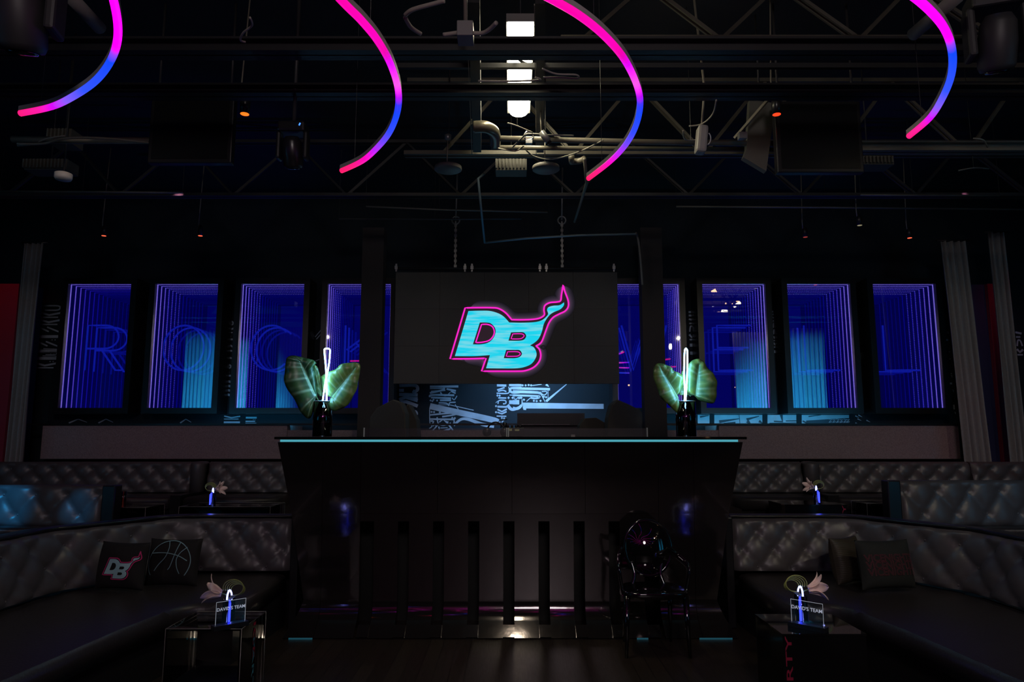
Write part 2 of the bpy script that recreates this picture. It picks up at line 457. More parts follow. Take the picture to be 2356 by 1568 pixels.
for i, (x, ch) in enumerate(zip(MX, 'ROCKWELL')):
    key = 'M' if i == 7 else ch
    t = thing('infinity_mirror', (x, YM, MZ), LAB[key], 'lighted mirror', 'blue infinity mirrors on the back wall')
    z0 = MZ; z1 = MZ + MH; fx = 0.075; dp = 15 * STEP; e = 0.015; r = 0.006

    def part(key, nm, m, boxes):
        if key in shared:
            o = shared[key].copy(); COL.objects.link(o); o.parent = t
        else:
            b = MB()
            for lo, hi in boxes: b.box(lo, hi)
            o = shared[key] = b.build(nm, m, t)
        return o
    part('frame', 'mirror_frame', SATIN, [((x - fx, YM - .04, z0 - fx), (x, YM + .3, z1 + fx)), ((x + MW, YM - .04, z0 - fx), (x + MW + fx, YM + .3, z1 + fx)),
         ((x, YM - .04, z0 - fx), (x + MW, YM + .3, z0)), ((x, YM - .04, z1), (x + MW, YM + .3, z1 + fx))])
    part('back', 'back_panel', GLAREBACK, [((x, YM + dp, z0), (x + MW, YM + dp + .02, z1))])
    part('lining', 'tunnel_lining', GLARESIDE, [((x - e, YM, z0), (x, YM + dp, z1)), ((x + MW, YM, z0), (x + MW + e, YM + dp, z1)),
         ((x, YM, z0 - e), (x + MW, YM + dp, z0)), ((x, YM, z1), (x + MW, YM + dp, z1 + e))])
    for k in range(14):  # strips behind the first are built mirror images, emission dimmed with depth
        yy = YM + 0.02 + k * STEP
        part('led%d' % k, 'led_strip', LEDM[min(k, 9)], [((x, yy, z0), (x + 2 * r, yy + .002, z1)), ((x + MW - 2 * r, yy, z0), (x + MW, yy + .002, z1)),
             ((x, yy, z1 - 1.0 * r), (x + MW, yy + .002, z1))])
    q = 0.0028; pts = []
    for k in range(7):  # deeper point rows likewise stand in for reflections
        yy = YM + 0.012 + k * STEP
        pts += [(x + MW * (j + .5) / 34, yy, z1 - .004) for j in range(34)]
        pts += [(xx, yy, z0 + MH * (j + .5) / 66) for j in range(66) for xx in (x + .005, x + MW - .005)]
    o = None if i == 0 else part('dots', 'led_points', DOTS, [((p[0] - q, p[1], p[2] - q), (p[0] + q, p[1] + q, p[2] + q)) for p in pts])
    if o: o['kind'] = 'stuff'
    # neon letter and its mirrored echoes
    lw, lh = 0.62, 0.62; lx = x + (MW - lw) / 2 + (-.07, -.15, -.13, 0, 0, .10, .16, .10)[i]; lz = P(1178, 793, YM).z - lh / 2
    for k in range(4):
        b = MB(); yy = YM + 0.30 + 2 * k * STEP
        for st in GLYPH[ch]:
            pts = []
            for a, c in zip(st[:-1], st[1:]): pts += [(a[0] + (c[0] - a[0]) * q / 2, a[1] + (c[1] - a[1]) * q / 2) for q in range(2)]
            pts.append(st[-1]); pts = [p for j, p in enumerate(pts) if j == 0 or math.dist(p, pts[j - 1]) > 1e-4]
            b.tube([(lx + p[0] * lw, yy, lz + p[1] * lh) for p in pts], 0.013, 6)
        b.build('neon_letter', LETTERM if k < 2 else LETTERM2, t)
    part('glass', 'mirror_glass', HALFMIRROR, [((x, YM - .012, z0), (x + MW, YM - .008, z1))])

# ------------------------------------------------------------------ painted lettering on the mural wall
INK = mat('pale_mural_paint', (0.50, 0.60, 0.72), 0.5, noise=0.45, nscale=5)


class Ink:
    def __init__(s, y): s.b = MB(); s.y = y; s.k = 0

    def st(s, pts, w, w2=None):
        """one brush stroke: flat ribbon of paint; pts are (x, z) in metres"""
        w2 = w if w2 is None else w2; n = len(pts); s.k += 1; y = s.y - 0.002 - 0.0006 * (s.k % 6)
        L = []; R = []
        for i, p in enumerate(pts):
            a = pts[max(i - 1, 0)]; c = pts[min(i + 1, n - 1)]
            dx, dz = c[0] - a[0], c[1] - a[1]; d = math.hypot(dx, dz) or 1
            ww = (w + (w2 - w) * i / max(n - 1, 1)) / 2
            L.append((p[0] - dz / d * ww, y, p[1] + dx / d * ww)); R.append((p[0] + dz / d * ww, y, p[1] - dx / d * ww))
        s.b.grid([L, R], False)

    def poly(s, pts):
        s.k += 1; y = s.y - 0.002 - 0.0006 * (s.k % 6)
        s.b.add([(p[0], y, p[1]) for p in pts], [tuple(range(len(pts)))])

    def dia(s, x, z, r): s.poly([(x - r, z), (x, z + r), (x + r, z), (x, z - r)])

    def script(s, x0, x1, z0, z1, unit, rnd):
        """rows of upright broad-nib letters turned on their side, filling a column"""
        z = z1
        while z > z0 + unit * .5:
            k = rnd.randint(0, 6); h = unit; t = unit * .26; wd = x1 - x0
            if z - h < z0: break
            zz = z - h / 2
            if k == 0: s.st([(x0, zz + h * .2), (x1 - h * .3, zz + h * .2)], t); s.st([(x0, zz - h * .25), (x1, zz - h * .25)], t * .9)
            elif k == 1: s.st(spline_2([(x0, zz + h * .3), (x1 - h * .5, zz + h * .3), (x1 - h * .1, zz), (x1 - h * .5, zz - h * .3), (x0 + wd * .2, zz - h * .3)]), t * .8)
            elif k == 2: s.st([(x0, zz + h * .35), (x0 + wd * .45, zz), (x1, zz + h * .3)], t); s.st([(x0, zz - h * .3), (x1 - wd * .1, zz - h * .3)], t * .7)
            elif k == 3:
                s.st([(x0, zz + h * .3), (x1, zz + h * .15)], t * .9)
                for q in range(3): s.dia(x0 + wd * (.2 + .22 * q), zz - h * .25, h * .13)
            elif k == 4: s.st(spline_2([(x0 + wd * .1, zz - h * .3), (x0 + wd * .3, zz + h * .35), (x0 + wd * .7, zz + h * .3), (x1 - wd * .05, zz - h * .3)]), t * .7)
            elif k == 5: s.st([(x0, zz + h * .3), (x0 + wd * .5, zz - h * .3)], t * .8); s.st([(x0 + wd * .4, zz + h * .32), (x1, zz - h * .32)], t * .8)
            else: s.st([(x0, zz), (x1, zz)], t * 1.5); s.dia(x0 + wd * .7, zz - h * .45, h * .1); s.dia(x0 + wd * .85, zz - h * .45, h * .1)
            z -= h

    def done(s, name, parent=None): return s.b.build(name, INK, parent, flip=False)


def spline_2(pts, n=6): return [(p.x, p.y) for p in spline([(a[0], a[1], 0) for a in pts], n)]


rnd = random.Random(4)
ink = Ink(YW)


def c1(x, y): p = P(900 + x / 7.853, 870 + y / 7.853, YW); return (p.x, p.z)
def c2(x, y): p = P(1180 + x / 7.853, 870 + y / 7.853, YW); return (p.x, p.z)


U = YW / F / 7.853


def s1(pts, w, w2=None, c=c1, sm=True):
    q = [c(*p) for p in pts]
    ink.st(spline_2(q, 5) if sm and len(q) > 2 else q, w * U, w2 * U if w2 else None)


def d1(pts, r=18, c=c1):
    for p in pts: a = c(*p); ink.dia(a[0], a[1], r * U)


# first column
s1([(140, 130), (420, 125), (480, 190), (430, 240), (390, 225)], 60); s1([(140, 215), (230, 215)], 55)
s1([(140, 290), (480, 300)], 60); s1([(140, 385), (265, 340), (480, 400)], 60, sm=False); s1([(170, 430), (270, 420), (480, 500)], 60, sm=False)
s1([(290, 340), (480, 352)], 24); s1([(330, 520), (350, 640)], 16); d1([(330, 515), (380, 640)], 26)
s1([(350, 590), (440, 590), (470, 640), (430, 660), (400, 630)], 34); s1([(385, 700), (480, 835)], 26, 10); s1([(420, 790), (490, 785)], 10)
s1([(450, 880), (455, 1030)], 34, 8); s1([(478, 880), (470, 1000)], 12, 6)
# second column
s1([(700, 150), (1215, 145)], 40); s1([(700, 185), (960, 182)], 16); s1([(700, 265), (930, 210), (960, 170)], 34); s1([(720, 235), (980, 215)], 22)
s1([(890, 250), (930, 300), (1000, 310), (1070, 250)], 26, 12); s1([(1000, 190), (1170, 225)], 34); s1([(1080, 230), (1165, 270)], 26)
s1([(700, 340), (740, 300), (1140, 305)], 34); s1([(720, 345), (1080, 360)], 34); s1([(880, 395), (1080, 395)], 34); s1([(1100, 350), (1140, 385), (1190, 315)], 16)
d1([(712, 398), (745, 410), (830, 400), (765, 385)], 20); s1([(860, 440), (1000, 450), (1040, 490), (1060, 440), (1165, 430)], 22); s1([(850, 475), (1010, 478)], 10)
s1([(1060, 478), (1490, 575)], 14, 14); s1([(1155, 470), (1215, 560)], 12)
s1([(700, 500), (1100, 590), (1800, 740), (1930, 790)], 110, 100); s1([(696, 560), (700, 800), (740, 860), (690, 905)], 16)
d1([(730, 605), (775, 608), (880, 612)], 22); s1([(700, 660), (1100, 625), (1160, 650), (1000, 680), (920, 690)], 28)
s1([(700, 735), (1150, 740)], 30); s1([(830, 700), (850, 810), (930, 850), (1010, 830), (1030, 770)], 24, 12); s1([(870, 790), (940, 745), (1000, 800)], 20)
s1([(700, 820), (740, 830), (770, 770)], 22); s1([(710, 770), (760, 770)], 26); s1([(1060, 800), (1100, 840), (1140, 790), (1130, 760)], 22)
d1([(1105, 715), (1150, 718), (765, 845), (805, 842)], 22)
s1([(850, 830), (700, 1000)], 22, 22); s1([(990, 770), (1165, 1000)], 30, 22); s1([(700, 1010), (780, 1000), (1070, 910)], 30); s1([(910, 1000), (1080, 960)], 26)
s1([(860, 870), (870, 920)], 22); s1([(890, 895), (1020, 890)], 12); s1([(1130, 850), (1260, 740), (1400, 740), (1650, 830), (1860, 860)], 40, 70)
# third column
s1([(1910, 125), (2080, 130)], 40); s1([(1915, 210), (2050, 165)], 26); s1([(1930, 235), (2020, 215), (2080, 240)], 24); s1([(1905, 268), (2110, 268), (2130, 200), (2120, 150)], 26, 12)
d1([(1920, 310), (1960, 312), (1895, 500), (1895, 610)], 22); s1([(1935, 352), (2080, 355)], 26); s1([(1930, 460), (1950, 400), (2060, 400), (2070, 450), (2020, 460)], 22)
s1([(1890, 440), (1930, 405)], 12); s1([(1920, 510), (2090, 515)], 34); s1([(1920, 560), (2000, 600), (2090, 555)], 30, sm=False); s1([(1920, 610), (2000, 640), (2085, 600)], 26, sm=False)
s1([(1905, 680), (2080, 685)], 22); d1([(2000, 715), (2040, 720)], 20); s1([(1940, 820), (2040, 750)], 60, 20)
s1([(2130, 120), (2356, 118)], 44); s1([(2356, 170), (2180, 175), (2145, 215), (2200, 255), (2356, 245)], 44); s1([(2140, 300), (2356, 305)], 18)
d1([(2120, 350), (2195, 350), (2310, 355), (2340, 350)], 24); s1([(2215, 340), (2250, 380), (2290, 340)], 14); s1([(2130, 430), (2310, 430)], 70); s1([(2100, 480), (2180, 560), (2300, 530), (2356, 480)], 60, 40)
s1([(0, 120), (140, 125)], 30, c=c2); s1([(0, 180), (670, 195)], 44, c=c2); s1([(0, 240), (440, 255), (480, 290)], 54, 40, c=c2); s1([(0, 305), (440, 320), (470, 345), (400, 362), (320, 350)], 34, c=c2)
s1([(320, 350), (245, 415)], 14, c=c2); d1([(175, 125), (230, 125), (285, 120), (330, 125), (20, 350), (110, 350), (155, 350), (560, 330), (600, 340), (380, 405), (430, 410), (200, 385), (500, 405)], 22, c=c2)
s1([(20, 365), (50, 380), (80, 360)], 12, c=c2); s1([(0, 430), (115, 430)], 80, c=c2); s1([(0, 540), (90, 545), (160, 490), (165, 380)], 60, 12, c=c2)
s1([(490, 240), (585, 430)], 24, 10, c=c2); s1([(500, 260), (560, 300), (610, 270), (600, 235), (520, 240)], 18, c=c2); s1([(635, 210), (635, 400)], 10, c=c2)
s1([(350, 130), (520, 105)], 14, c=c2); s1([(600, 105), (650, 150)], 50, 10, c=c2)
s1([(600, 415), (970, 105)], 44, 14, c=c2); s1([(180, 490), (1640, 505)], 105, 90, c=c2); s1([(190, 550), (240, 555)], 34, c=c2)
# narrow columns seen between the mirrors
for (xa, xb, ya, yb, un) in ((516, 532, 735, 870, .10), (724, 740, 738, 745, .05), (1584, 1599, 712, 830, .11), (1776, 1790, 712, 830, .09), (1976, 1986, 770, 930, .08),
                             (95, 128, 700, 850, .10), (1988, 1996, 780, 930, .08), (2180, 2200, 760, 1000, .10), (323, 332, 780, 830, .1), (2335, 2356, 760, 830, .12), (100, 130, 800, 830, .05)):
    a = P(xa, ya, YW); c = P(xb, yb, YW)
    ink.script(a.x, c.x, c.z, a.z, un, rnd)
for (x, y, xx, yy) in ((725, 775, 742, 755), (728, 780, 741, 765), (726, 830, 741, 824)):
    a = P(x, y, YW); c = P(xx, yy, YW); ink.st([(a.x, a.z), (c.x, c.z)], .012)


# low row of windows of lettering above the felt ledge: scale of the close-up is 5.89
def c3(x, y): p = P(1600 + x / 5.89, 900 + y / 5.89, YW); return (p.x, p.z)


for (xa, xb) in ((30, 190), (255, 905), (975, 1365), (1440, 2080)):
    ink.poly([c3(xa, 318), c3(xb, 318), c3(xb, 440), c3(xa, 440)])
ink2 = Ink(YW - .006)


def k3(pts, w, w2=None): ink2.st([c3(*p) for p in pts], w * YW / F / 5.89, (w2 or w) * YW / F / 5.89)


k3([(60, 345), (180, 325)], 26, 8); k3([(320, 410), (590, 370)], 40, 10); k3([(380, 438), (540, 425)], 24, 30); k3([(590, 320), (600, 440)], 6)
k3([(690, 380), (860, 335)], 34, 8); k3([(700, 400), (740, 440)], 50, 20); k3([(860, 400), (905, 430)], 40, 10); k3([(1160, 318), (1180, 420)], 40, 6)
k3([(1060, 405), (1180, 410)], 18); k3([(1000, 430), (1360, 425)], 10); k3([(1220, 400), (1365, 398)], 14); k3([(1530, 340), (1700, 318)], 14, 8)
k3([(1500, 440), (2080, 420)], 90, 120); k3([(1450, 400), (1530, 440)], 20)
ink2.b.build('trim_13', mat('mural_shadow_paint', (0.02, 0.05, 0.08), 0.5), flip=False)['kind'] = 'structure'  # dark strokes laid over the pale lettering windows
ink3 = Ink(YW - .012)
for j, x in enumerate((1800, 1850, 1900, 1950, 2000, 2040)):
    ink3.st([c3(x, 375 + 8 * (j % 2)), c3(x + 40, 380), c3(x + 10, 410)], 8 * YW / F / 5.89); ink3.st([c3(x, 420), c3(x + 45, 410)], 7 * YW / F / 5.89)
for (x, y) in ((2160, 330), (2190, 370), (2310, 390), (2160, 425), (2200, 320)): ink3.st([c3(x, y), c3(x + 50, y + 25)], 16 * YW / F / 5.89, .004)
struct(ink3.done('trim_14'))
for (xa, xb) in ((516, 552), (566, 590), (416, 440), (160, 200), (228, 260)):
    a = P(xa, 955, YW); c = P(xb, 976, YW)
    if xa > 500:
        ink.script(a.x, c.x, c.z - .02, a.z, .062, rnd)
    else:
        ink.st([(a.x, c.z + .02), ((a.x + c.x) / 2, a.z - .05), (c.x, c.z + .03)], .02, .006)
a = P(516, 875, YW); c = P(530, 935, YW)
for q in range(4): ink.st([(a.x, a.z - q * .06), (c.x, a.z - q * .06 - .02)], .03)
struct(ink.done('trim_12'))
# ================================================================== LED SCREEN
YS = 8.6
a = P(905, 882, YS); b_ = P(1420, 626, YS)
scr = thing('led_screen', (0, YS, a.z), 'large dark LED screen showing a cyan and magenta DB logo, hung above the desk', 'screen')
b = MB()
for i in range(5):
    for j in range(3):
        x0 = a.x + (b_.x - a.x) * i / 5; x1 = a.x + (b_.x - a.x) * (i + 1) / 5; z0 = a.z + (b_.z - a.z) * j / 3; z1 = a.z + (b_.z - a.z) * (j + 1) / 3
        b.box((x0 + .001, YS, z0 + .001), (x1 - .001, YS + .08, z1 - .001))
b.build('screen_panel', mat('led_tile_face', (0.075, 0.07, 0.068), 0.75, noise=0.25, nscale=120), scr)


def lg(x, y, dy=0.0):              # close-up pixel of the logo -> (x, z) on the screen
    p = P(1010 + x / 6.273, 630 + y / 6.273, YS - dy); return (p.x, p.z)


S_ = 1
outer = [(378, 490, S_), (560, 487), (760, 488), (860, 500), (960, 560), (1050, 660, S_), (1200, 662), (1360, 655), (1460, 635), (1520, 590), (1515, 520), (1530, 455), (1600, 415), (1700, 405), (1755, 385), (1768, 300), (1792, 160, S_),
         (1815, 250), (1862, 380), (1865, 470), (1820, 535), (1740, 575), (1650, 625), (1590, 700), (1545, 810), (1490, 960), (1450, 1010), (1400, 1038, S_), (1450, 1090), (1468, 1180), (1440, 1270), (1360, 1350), (1240, 1395), (1120, 1402), (900, 1402), (615, 1402, S_),
         (680, 1215, S_), (480, 1222), (160, 1225, S_)]
body = [(425, 535, S_), (600, 530), (740, 535), (860, 570), (940, 620), (1015, 700, S_), (1200, 703), (1380, 695), (1480, 670), (1545, 620), (1575, 575), (1560, 520), (1580, 480), (1650, 458), (1740, 450), (1805, 410, S_), (1800, 455), (1750, 510), (1660, 550), (1600, 590), (1545, 660), (1510, 730), (1485, 830), (1440, 930), (1380, 990), (1315, 1030, S_),
        (1370, 1060), (1405, 1130), (1400, 1200), (1340, 1290), (1240, 1340), (1120, 1360), (900, 1362), (680, 1360, S_), (735, 1170, S_), (520, 1185), (230, 1185, S_)]
holes = [[(590, 700, S_), (680, 700), (750, 715), (808, 780), (815, 850), (780, 930), (710, 990), (600, 1015), (490, 1015, S_)],
         [(1040, 843, S_), (1140, 840), (1220, 843), (1258, 890), (1235, 940), (1170, 962), (1003, 962, S_)],
         [(970, 1095, S_), (1090, 1095), (1165, 1100), (1197, 1150), (1165, 1195), (1090, 1215), (935, 1215, S_)]]
inner = [[(615, 728, S_), (700, 728), (770, 760), (798, 830), (780, 900), (720, 960), (620, 985), (530, 990, S_)],
         [(1065, 865, S_), (1150, 862), (1205, 868), (1228, 892), (1200, 925), (1150, 937), (1040, 937, S_)],
         [(990, 1122, S_), (1090, 1120), (1150, 1127), (1172, 1155), (1140, 1182), (1080, 1188), (970, 1188, S_)]]
outer_s = smooth_closed(outer); body_s = smooth_closed(body); holes_s = [smooth_closed(h) for h in holes]; inner_s = [smooth_closed(h) for h in inner]


def flat(loops, dy):
    v, f = loops_mesh([[lg(*p) for p in lp] for lp in loops])
    return [(x, YS - dy, z) for x, z, _ in v], f


def ring_band(loop, off0, off1):
    """vertices offset in and out of a closed loop"""
    n = len(loop); A = []; B = []
    for i in range(n):
        p = loop[i]; q0 = loop[i - 1]; q1 = loop[(i + 1) % n]
        dx, dy = q1[0] - q0[0], q1[1] - q0[1]; d = math.hypot(dx, dy) or 1; nx, ny = dy / d, -dx / d
        A.append((p[0] + nx * off0, p[1] + ny * off0)); B.append((p[0] + nx * off1, p[1] + ny * off1))
    return A, B


# cyan body, with slightly paler scan bands the screen shows
cy = bpy.data.materials.new('cyan_pixels'); cy.use_nodes = True
nt = cy.node_tree; bs = nt.nodes['Principled BSDF']; bs.inputs['Base Color'].default_value = (0, 0.02, 0.02, 1)
tc = nt.nodes.new('ShaderNodeTexCoord'); mp = nt.nodes.new('ShaderNodeMapping'); mp.inputs['Scale'].default_value = (1.4, 1, 16)
n1 = nt.nodes.new('ShaderNodeTexNoise'); n1.inputs['Scale'].default_value = 1.6; n1.inputs['Detail'].default_value = 4
cr = nt.nodes.new('ShaderNodeValToRGB'); cr.color_ramp.elements[0].position = 0.44; cr.color_ramp.elements[0].color = (0.0, 0.64, 0.84, 1)
cr.color_ramp.elements[1].position = 0.60; cr.color_ramp.elements[1].color = (0.16, 0.68, 0.80, 1)
nt.links.new(tc.outputs['Object'], mp.inputs[0]); nt.links.new(mp.outputs[0], n1.inputs['Vector']); nt.links.new(n1.outputs['Fac'], cr.inputs[0])
nt.links.new(cr.outputs[0], bs.inputs['Emission Color']); bs.inputs['Emission Strength'].default_value = 1.0
v, f = flat([body_s] + holes_s, .006)
MB().add(v, f).build('logo_body', cy, scr, flip=False)
MAG = mat('magenta_pixels', (0.02, 0, 0.02), 0.5, emit=(1.0, 0.012, 0.60), es=1.05)
b = MB()
A, B = ring_band(outer_s, -11, 11)
A = [lg(*p) for p in A]; B = [lg(*p) for p in B]; A.append(A[0]); B.append(B[0])
b.grid([[(p[0], YS - .007, p[1]) for p in A], [(p[0], YS - .007, p[1]) for p in B]], False)
for k, lp in enumerate(inner_s):
    wd = 9 if k == 0 else 6
    A, B = ring_band(lp, -wd, wd); A = [lg(*p) for p in A]; B = [lg(*p) for p in B]; A.append(A[0]); B.append(B[0])
    b.grid([[(p[0], YS - .007, p[1]) for p in A], [(p[0], YS - .007, p[1]) for p in B]], False)
b.build('logo_outline', MAG, scr, flip=False)
# soft halo the screen draws round the logo: vertex colours fade to the dark face
HALO = mat('halo_pixels', (0.03, 0.03, 0.03), 0.7, vcol=True, es=1.0)
rows = []; cols = []
for off, c in ((10, (.22, .02, .16)), (22, (.085, .03, .08)), (45, (.035, .022, .042)), (75, (.014, .010, .020)), (110, (.0, .0, .0))):
    A, _ = ring_band(outer_s, off, 0)
    # smooth the offset loop so that it does not fold
    for _i in range(int(off / 6)): A = [tuple((A[i - 1][a] + 2 * A[i][a] + A[(i + 1) % len(A)][a]) / 4 for a in (0, 1)) for i in range(len(A))]
    A = [lg(*p) for p in A]; A.append(A[0])
    rows.append([(p[0], YS - .002 - .0001 * len(rows), p[1]) for p in A]); cols.append(c)
b = MB(); b.grid(rows, False); o = b.build('logo_halo', HALO, scr, flip=False)
ca = o.data.color_attributes.new('Col', 'FLOAT_COLOR', 'POINT'); m_ = len(rows[0])
for i in range(len(o.data.vertices)): ca.data[i].color = (*cols[i // m_], 1)
MB().add([(p[0], YS - .004, p[1]) for p in [lg(*q) for q in outer_s]], [tuple(range(len(outer_s)))]).build('logo_ground', mat('logo_ground_pixels', (.05, .04, .05), .7, emit=(.03, .012, .022), es=.6), scr, flip=False)

# rigging bar above the screen
rig = thing('rigging_bar', (0, YS + .04, P(1178, 612, YS).z), 'thin black rigging bar with clamps holding up the LED screen', 'rigging bar')
zb = P(1178, 616, YS).z
b = MB(); b.tube([(P(905, 616, YS).x, YS + .04, zb), (P(1420, 616, YS).x, YS + .04, zb)], .018, 10); b.build('bar', DKSTEEL, rig)
for px in (912, 1070, 1086, 1242, 1257, 1412):
    p = P(px, 616, YS); b = MB()
    b.cbox((p.x, YS + .0, zb), (.035, .05, .045)); b.cbox((p.x, YS + .0, zb - .035), (.018, .03, .03)); b.cbox((p.x, YS + .0, zb + .035), (.02, .03, .03)); b.build('clamp', mat('clamp_metal', (.35, .35, .36), .4, .7), rig)
for px in (1047, 1294):
    p = P(px, 616, YS); b = MB()
    k = 0; z = zb + .03
    while z < zb + .62:
        if k % 2: b.cbox((p.x, YS + .03, z), (.016, .034, .034))
        else: b.cbox((p.x, YS + .03, z), (.034, .016, .034))
        z += .033; k += 1
    b.tube([(p.x, YS + .03, z), (p.x + .015, YS + .03, 5.05)], .012, 8)
    b.tube([(p.x + .05 * math.cos(q * PI / 8), YS + .03, z + .05 * math.sin(q * PI / 8)) for q in range(16)], .012, 6, closed=True)
    b.build('chain_hanger', mat('chain_metal', (.3, .3, .3), .45, .6), rig)

# ================================================================== DJ DESK
YB = 6.25
KX = YB * math.cos(PITCH) / F


def bx_(px): return (px - 1178) * KX


ZSEAM = P(1178, 1180, YB).z


def prof(n=22):
    """front profile: upright face, then a quarter curve forward to the floor lip: (y, z)"""
    R_ = .20; pts = [(YB, 1.600), (YB, ZSEAM), (YB, .27)]; pts[0] = (YB - .098, 1.600); pts[1] = (YB - .049, ZSEAM)
    for i in range(1, n + 1):
        a = math.radians(50) * i / n
        pts.append((YB - R_ + R_ * math.cos(a), .27 - R_ * math.sin(a)))
    pts.append((YB - .20, .010))
    return pts


desk = thing('dj_desk', (0, YB, 0), 'wide dark mirror-metal DJ desk with slotted curved front and glowing cyan top edge', 'desk')
PRO = prof(); ZSLIT0 = P(1178, 1197, YB).z


def panel(x0a, x1a, zt, zb_, x0b=None, x1b=None, th=.012, name='front_slat'):
    """sheet following the profile between heights; the x limits may taper from top to bottom"""
    pr = []
    for (y, z) in PRO: pr.append((y, z))
    # cut to range
    pts = []
    for i, (y, z) in enumerate(pr):
        if i and (pr[i - 1][1] > zt > z): t = (pr[i - 1][1] - zt) / (pr[i - 1][1] - z); pts.append((pr[i - 1][0] + (y - pr[i - 1][0]) * t, zt))
        if zb_ <= z <= zt: pts.append((y, z))
        if i < len(pr) - 1 and (z > zb_ > pr[i + 1][1]): t = (z - zb_) / (z - pr[i + 1][1]); pts.append((y + (pr[i + 1][0] - y) * t, zb_))
    pts = [p for i, p in enumerate(pts) if i == 0 or math.dist(p, pts[i - 1]) > 1e-4]
    rows = []
    for k in range(4):
        row = []
        for i, (y, z) in enumerate(pts):
            if callable(x0a): xa, xb = x0a(z), x1a(z)
            else: xa, xb = x0a, x1a
            q0 = pts[max(i - 1, 0)]; q1 = pts[min(i + 1, len(pts) - 1)]
            ty, tz = q1[0] - q0[0], q1[1] - q0[1]; d = math.hypot(ty, tz); ny, nz = -tz / d, ty / d   # away from the viewer
            o_ = th if k in (1, 2) else 0
            row.append((xa if k < 2 else xb, y + ny * o_, z + nz * o_))
        rows.append(row)
    b = MB(); b.grid(rows + [rows[0]], False)
    m = len(pts)
    b.add([rows[0][0], rows[1][0], rows[2][0], rows[3][0]], [(0, 1, 2, 3)]); b.add([rows[0][-1], rows[1][-1], rows[2][-1], rows[3][-1]], [(3, 2, 1, 0)])
    o = b.build(name, MIRRORMETAL, desk)
    for p in o.data.polygons: p.use_smooth = False
    return o


g = .0015
# upper fascia sheets (between the long seams), then the slats under them
seams = [-427, -341, -168, 0, 165, 330, 410]
for s0, s1_ in zip(seams[:-1], seams[1:]):
    if s0 in (-341, -168, 0, 165): panel(s0 * KX + g, s1_ * KX - g, 1.60, ZSEAM + g, name='fascia_panel')
for s0, s1_ in ((-427, -341), (330, 410)): panel(s0 * KX + g, s1_ * KX - g, 1.60, .0105, name='side_panel')
cent = [848 + 80.7 * k - 1178 for k in range(9)]; hw = 12.8
for s in (lambda: None,): pass
edges = [-341] + [e for c in cent for e in (c - hw, c + hw)] + [330]
panel(-341 * KX + g, 330 * KX - g, ZSEAM, ZSLIT0, name='fascia_strip')
for k in range(0, len(edges), 2):
    if edges[k + 1] - edges[k] > 3: panel(edges[k] * KX * (.978 if k else 1), edges[k + 1] * KX * (.978 if k + 2 < len(edges) else 1), ZSLIT0, .0105)
    if k + 2 <= len(edges) - 2 or True:
        pass
for c in cent: panel((c - hw) * KX * .978, (c + hw) * KX * .978, .085, .0105, name='slot_end')
# flared wings


def wing(z, sx):
    if z > 1.45: v = 530 - (1.6 - z) / .15 * 13
    elif z > .30: v = 517 - (1.45 - z) / 1.15 * 53
    else: v = 464 + ((.30 - z) / .29) ** 1.3 * 29
    return sx * v * KX


panel(lambda z: wing(z, -1), lambda z: -427 * KX - g, 1.60, .0105, name='wing_panel')
panel(lambda z: 410 * KX + g, lambda z: wing(z, 1) - .03, 1.60, .0105, name='wing_panel')
b = MB().box((-2.0, YB - .115, 1.602), (1.95, YB - .10, 1.621)); b.build('glass_edge', CYANGLASS, desk)
b = MB().box((-2.0, YB - .0995, 1.6025), (1.95, YB + .75, 1.6205)); b.build('under_glass', GLOSSBLK, desk)
b = MB().box((-2.06, YB - .09, 1.6235), (2.035, YB + .72, 1.645)); b.build('desk_top', GLOSSBLK, desk)
b = MB()
for x0, x1 in ((-1.66, -1.64), (1.56, 1.58)): b.box((x0, YB + .03, 0), (x1, YB + .7, 1.6))
b.box((-1.64, YB + .4, 0), (1.56, YB + .42, 1.6)); b.build('inner_frame', mat('desk_inside', (.01, .01, .01), .5), desk)
b = MB()
for p0, p1 in ((663, 718), (1466, 1492), (1610, 1686)):
    b.box(((p0 - 1178) * KX * .93, YB - .209, .001), ((p1 - 1178) * KX * .93, YB - .205, .014))
b.build('foot_edge', mat('cyan_foot_edge', (.02, .1, .14), .3, emit=(.02, .12, .17), es=.35), desk)
YG = YB + .05
for x0, x1, nm in ((bx_(835), bx_(1166), 0), (bx_(1170), bx_(1492), 1)):
    t = thing('acrylic_guard', (x0, YG, 1.645), ('clear acrylic guard strip along the desk top, on the side of the black mixer\'s headphones', 'clear acrylic guard strip along the desk top, on the chair side')[nm], 'guard')
    MB().box((x0, YG, 1.647), (x1, YG + .006, 1.72)).build('guard_sheet', glassy('dusty_acrylic', (.80, .80, .83), .07, .25), t)  # grey-tinted sheet, slightly rough
    for x in (x0, x1): MB().box((x - .006, YG - .004, 1.645), (x + .004, YG + .012, 1.725)).build('clip', EDGE, t)

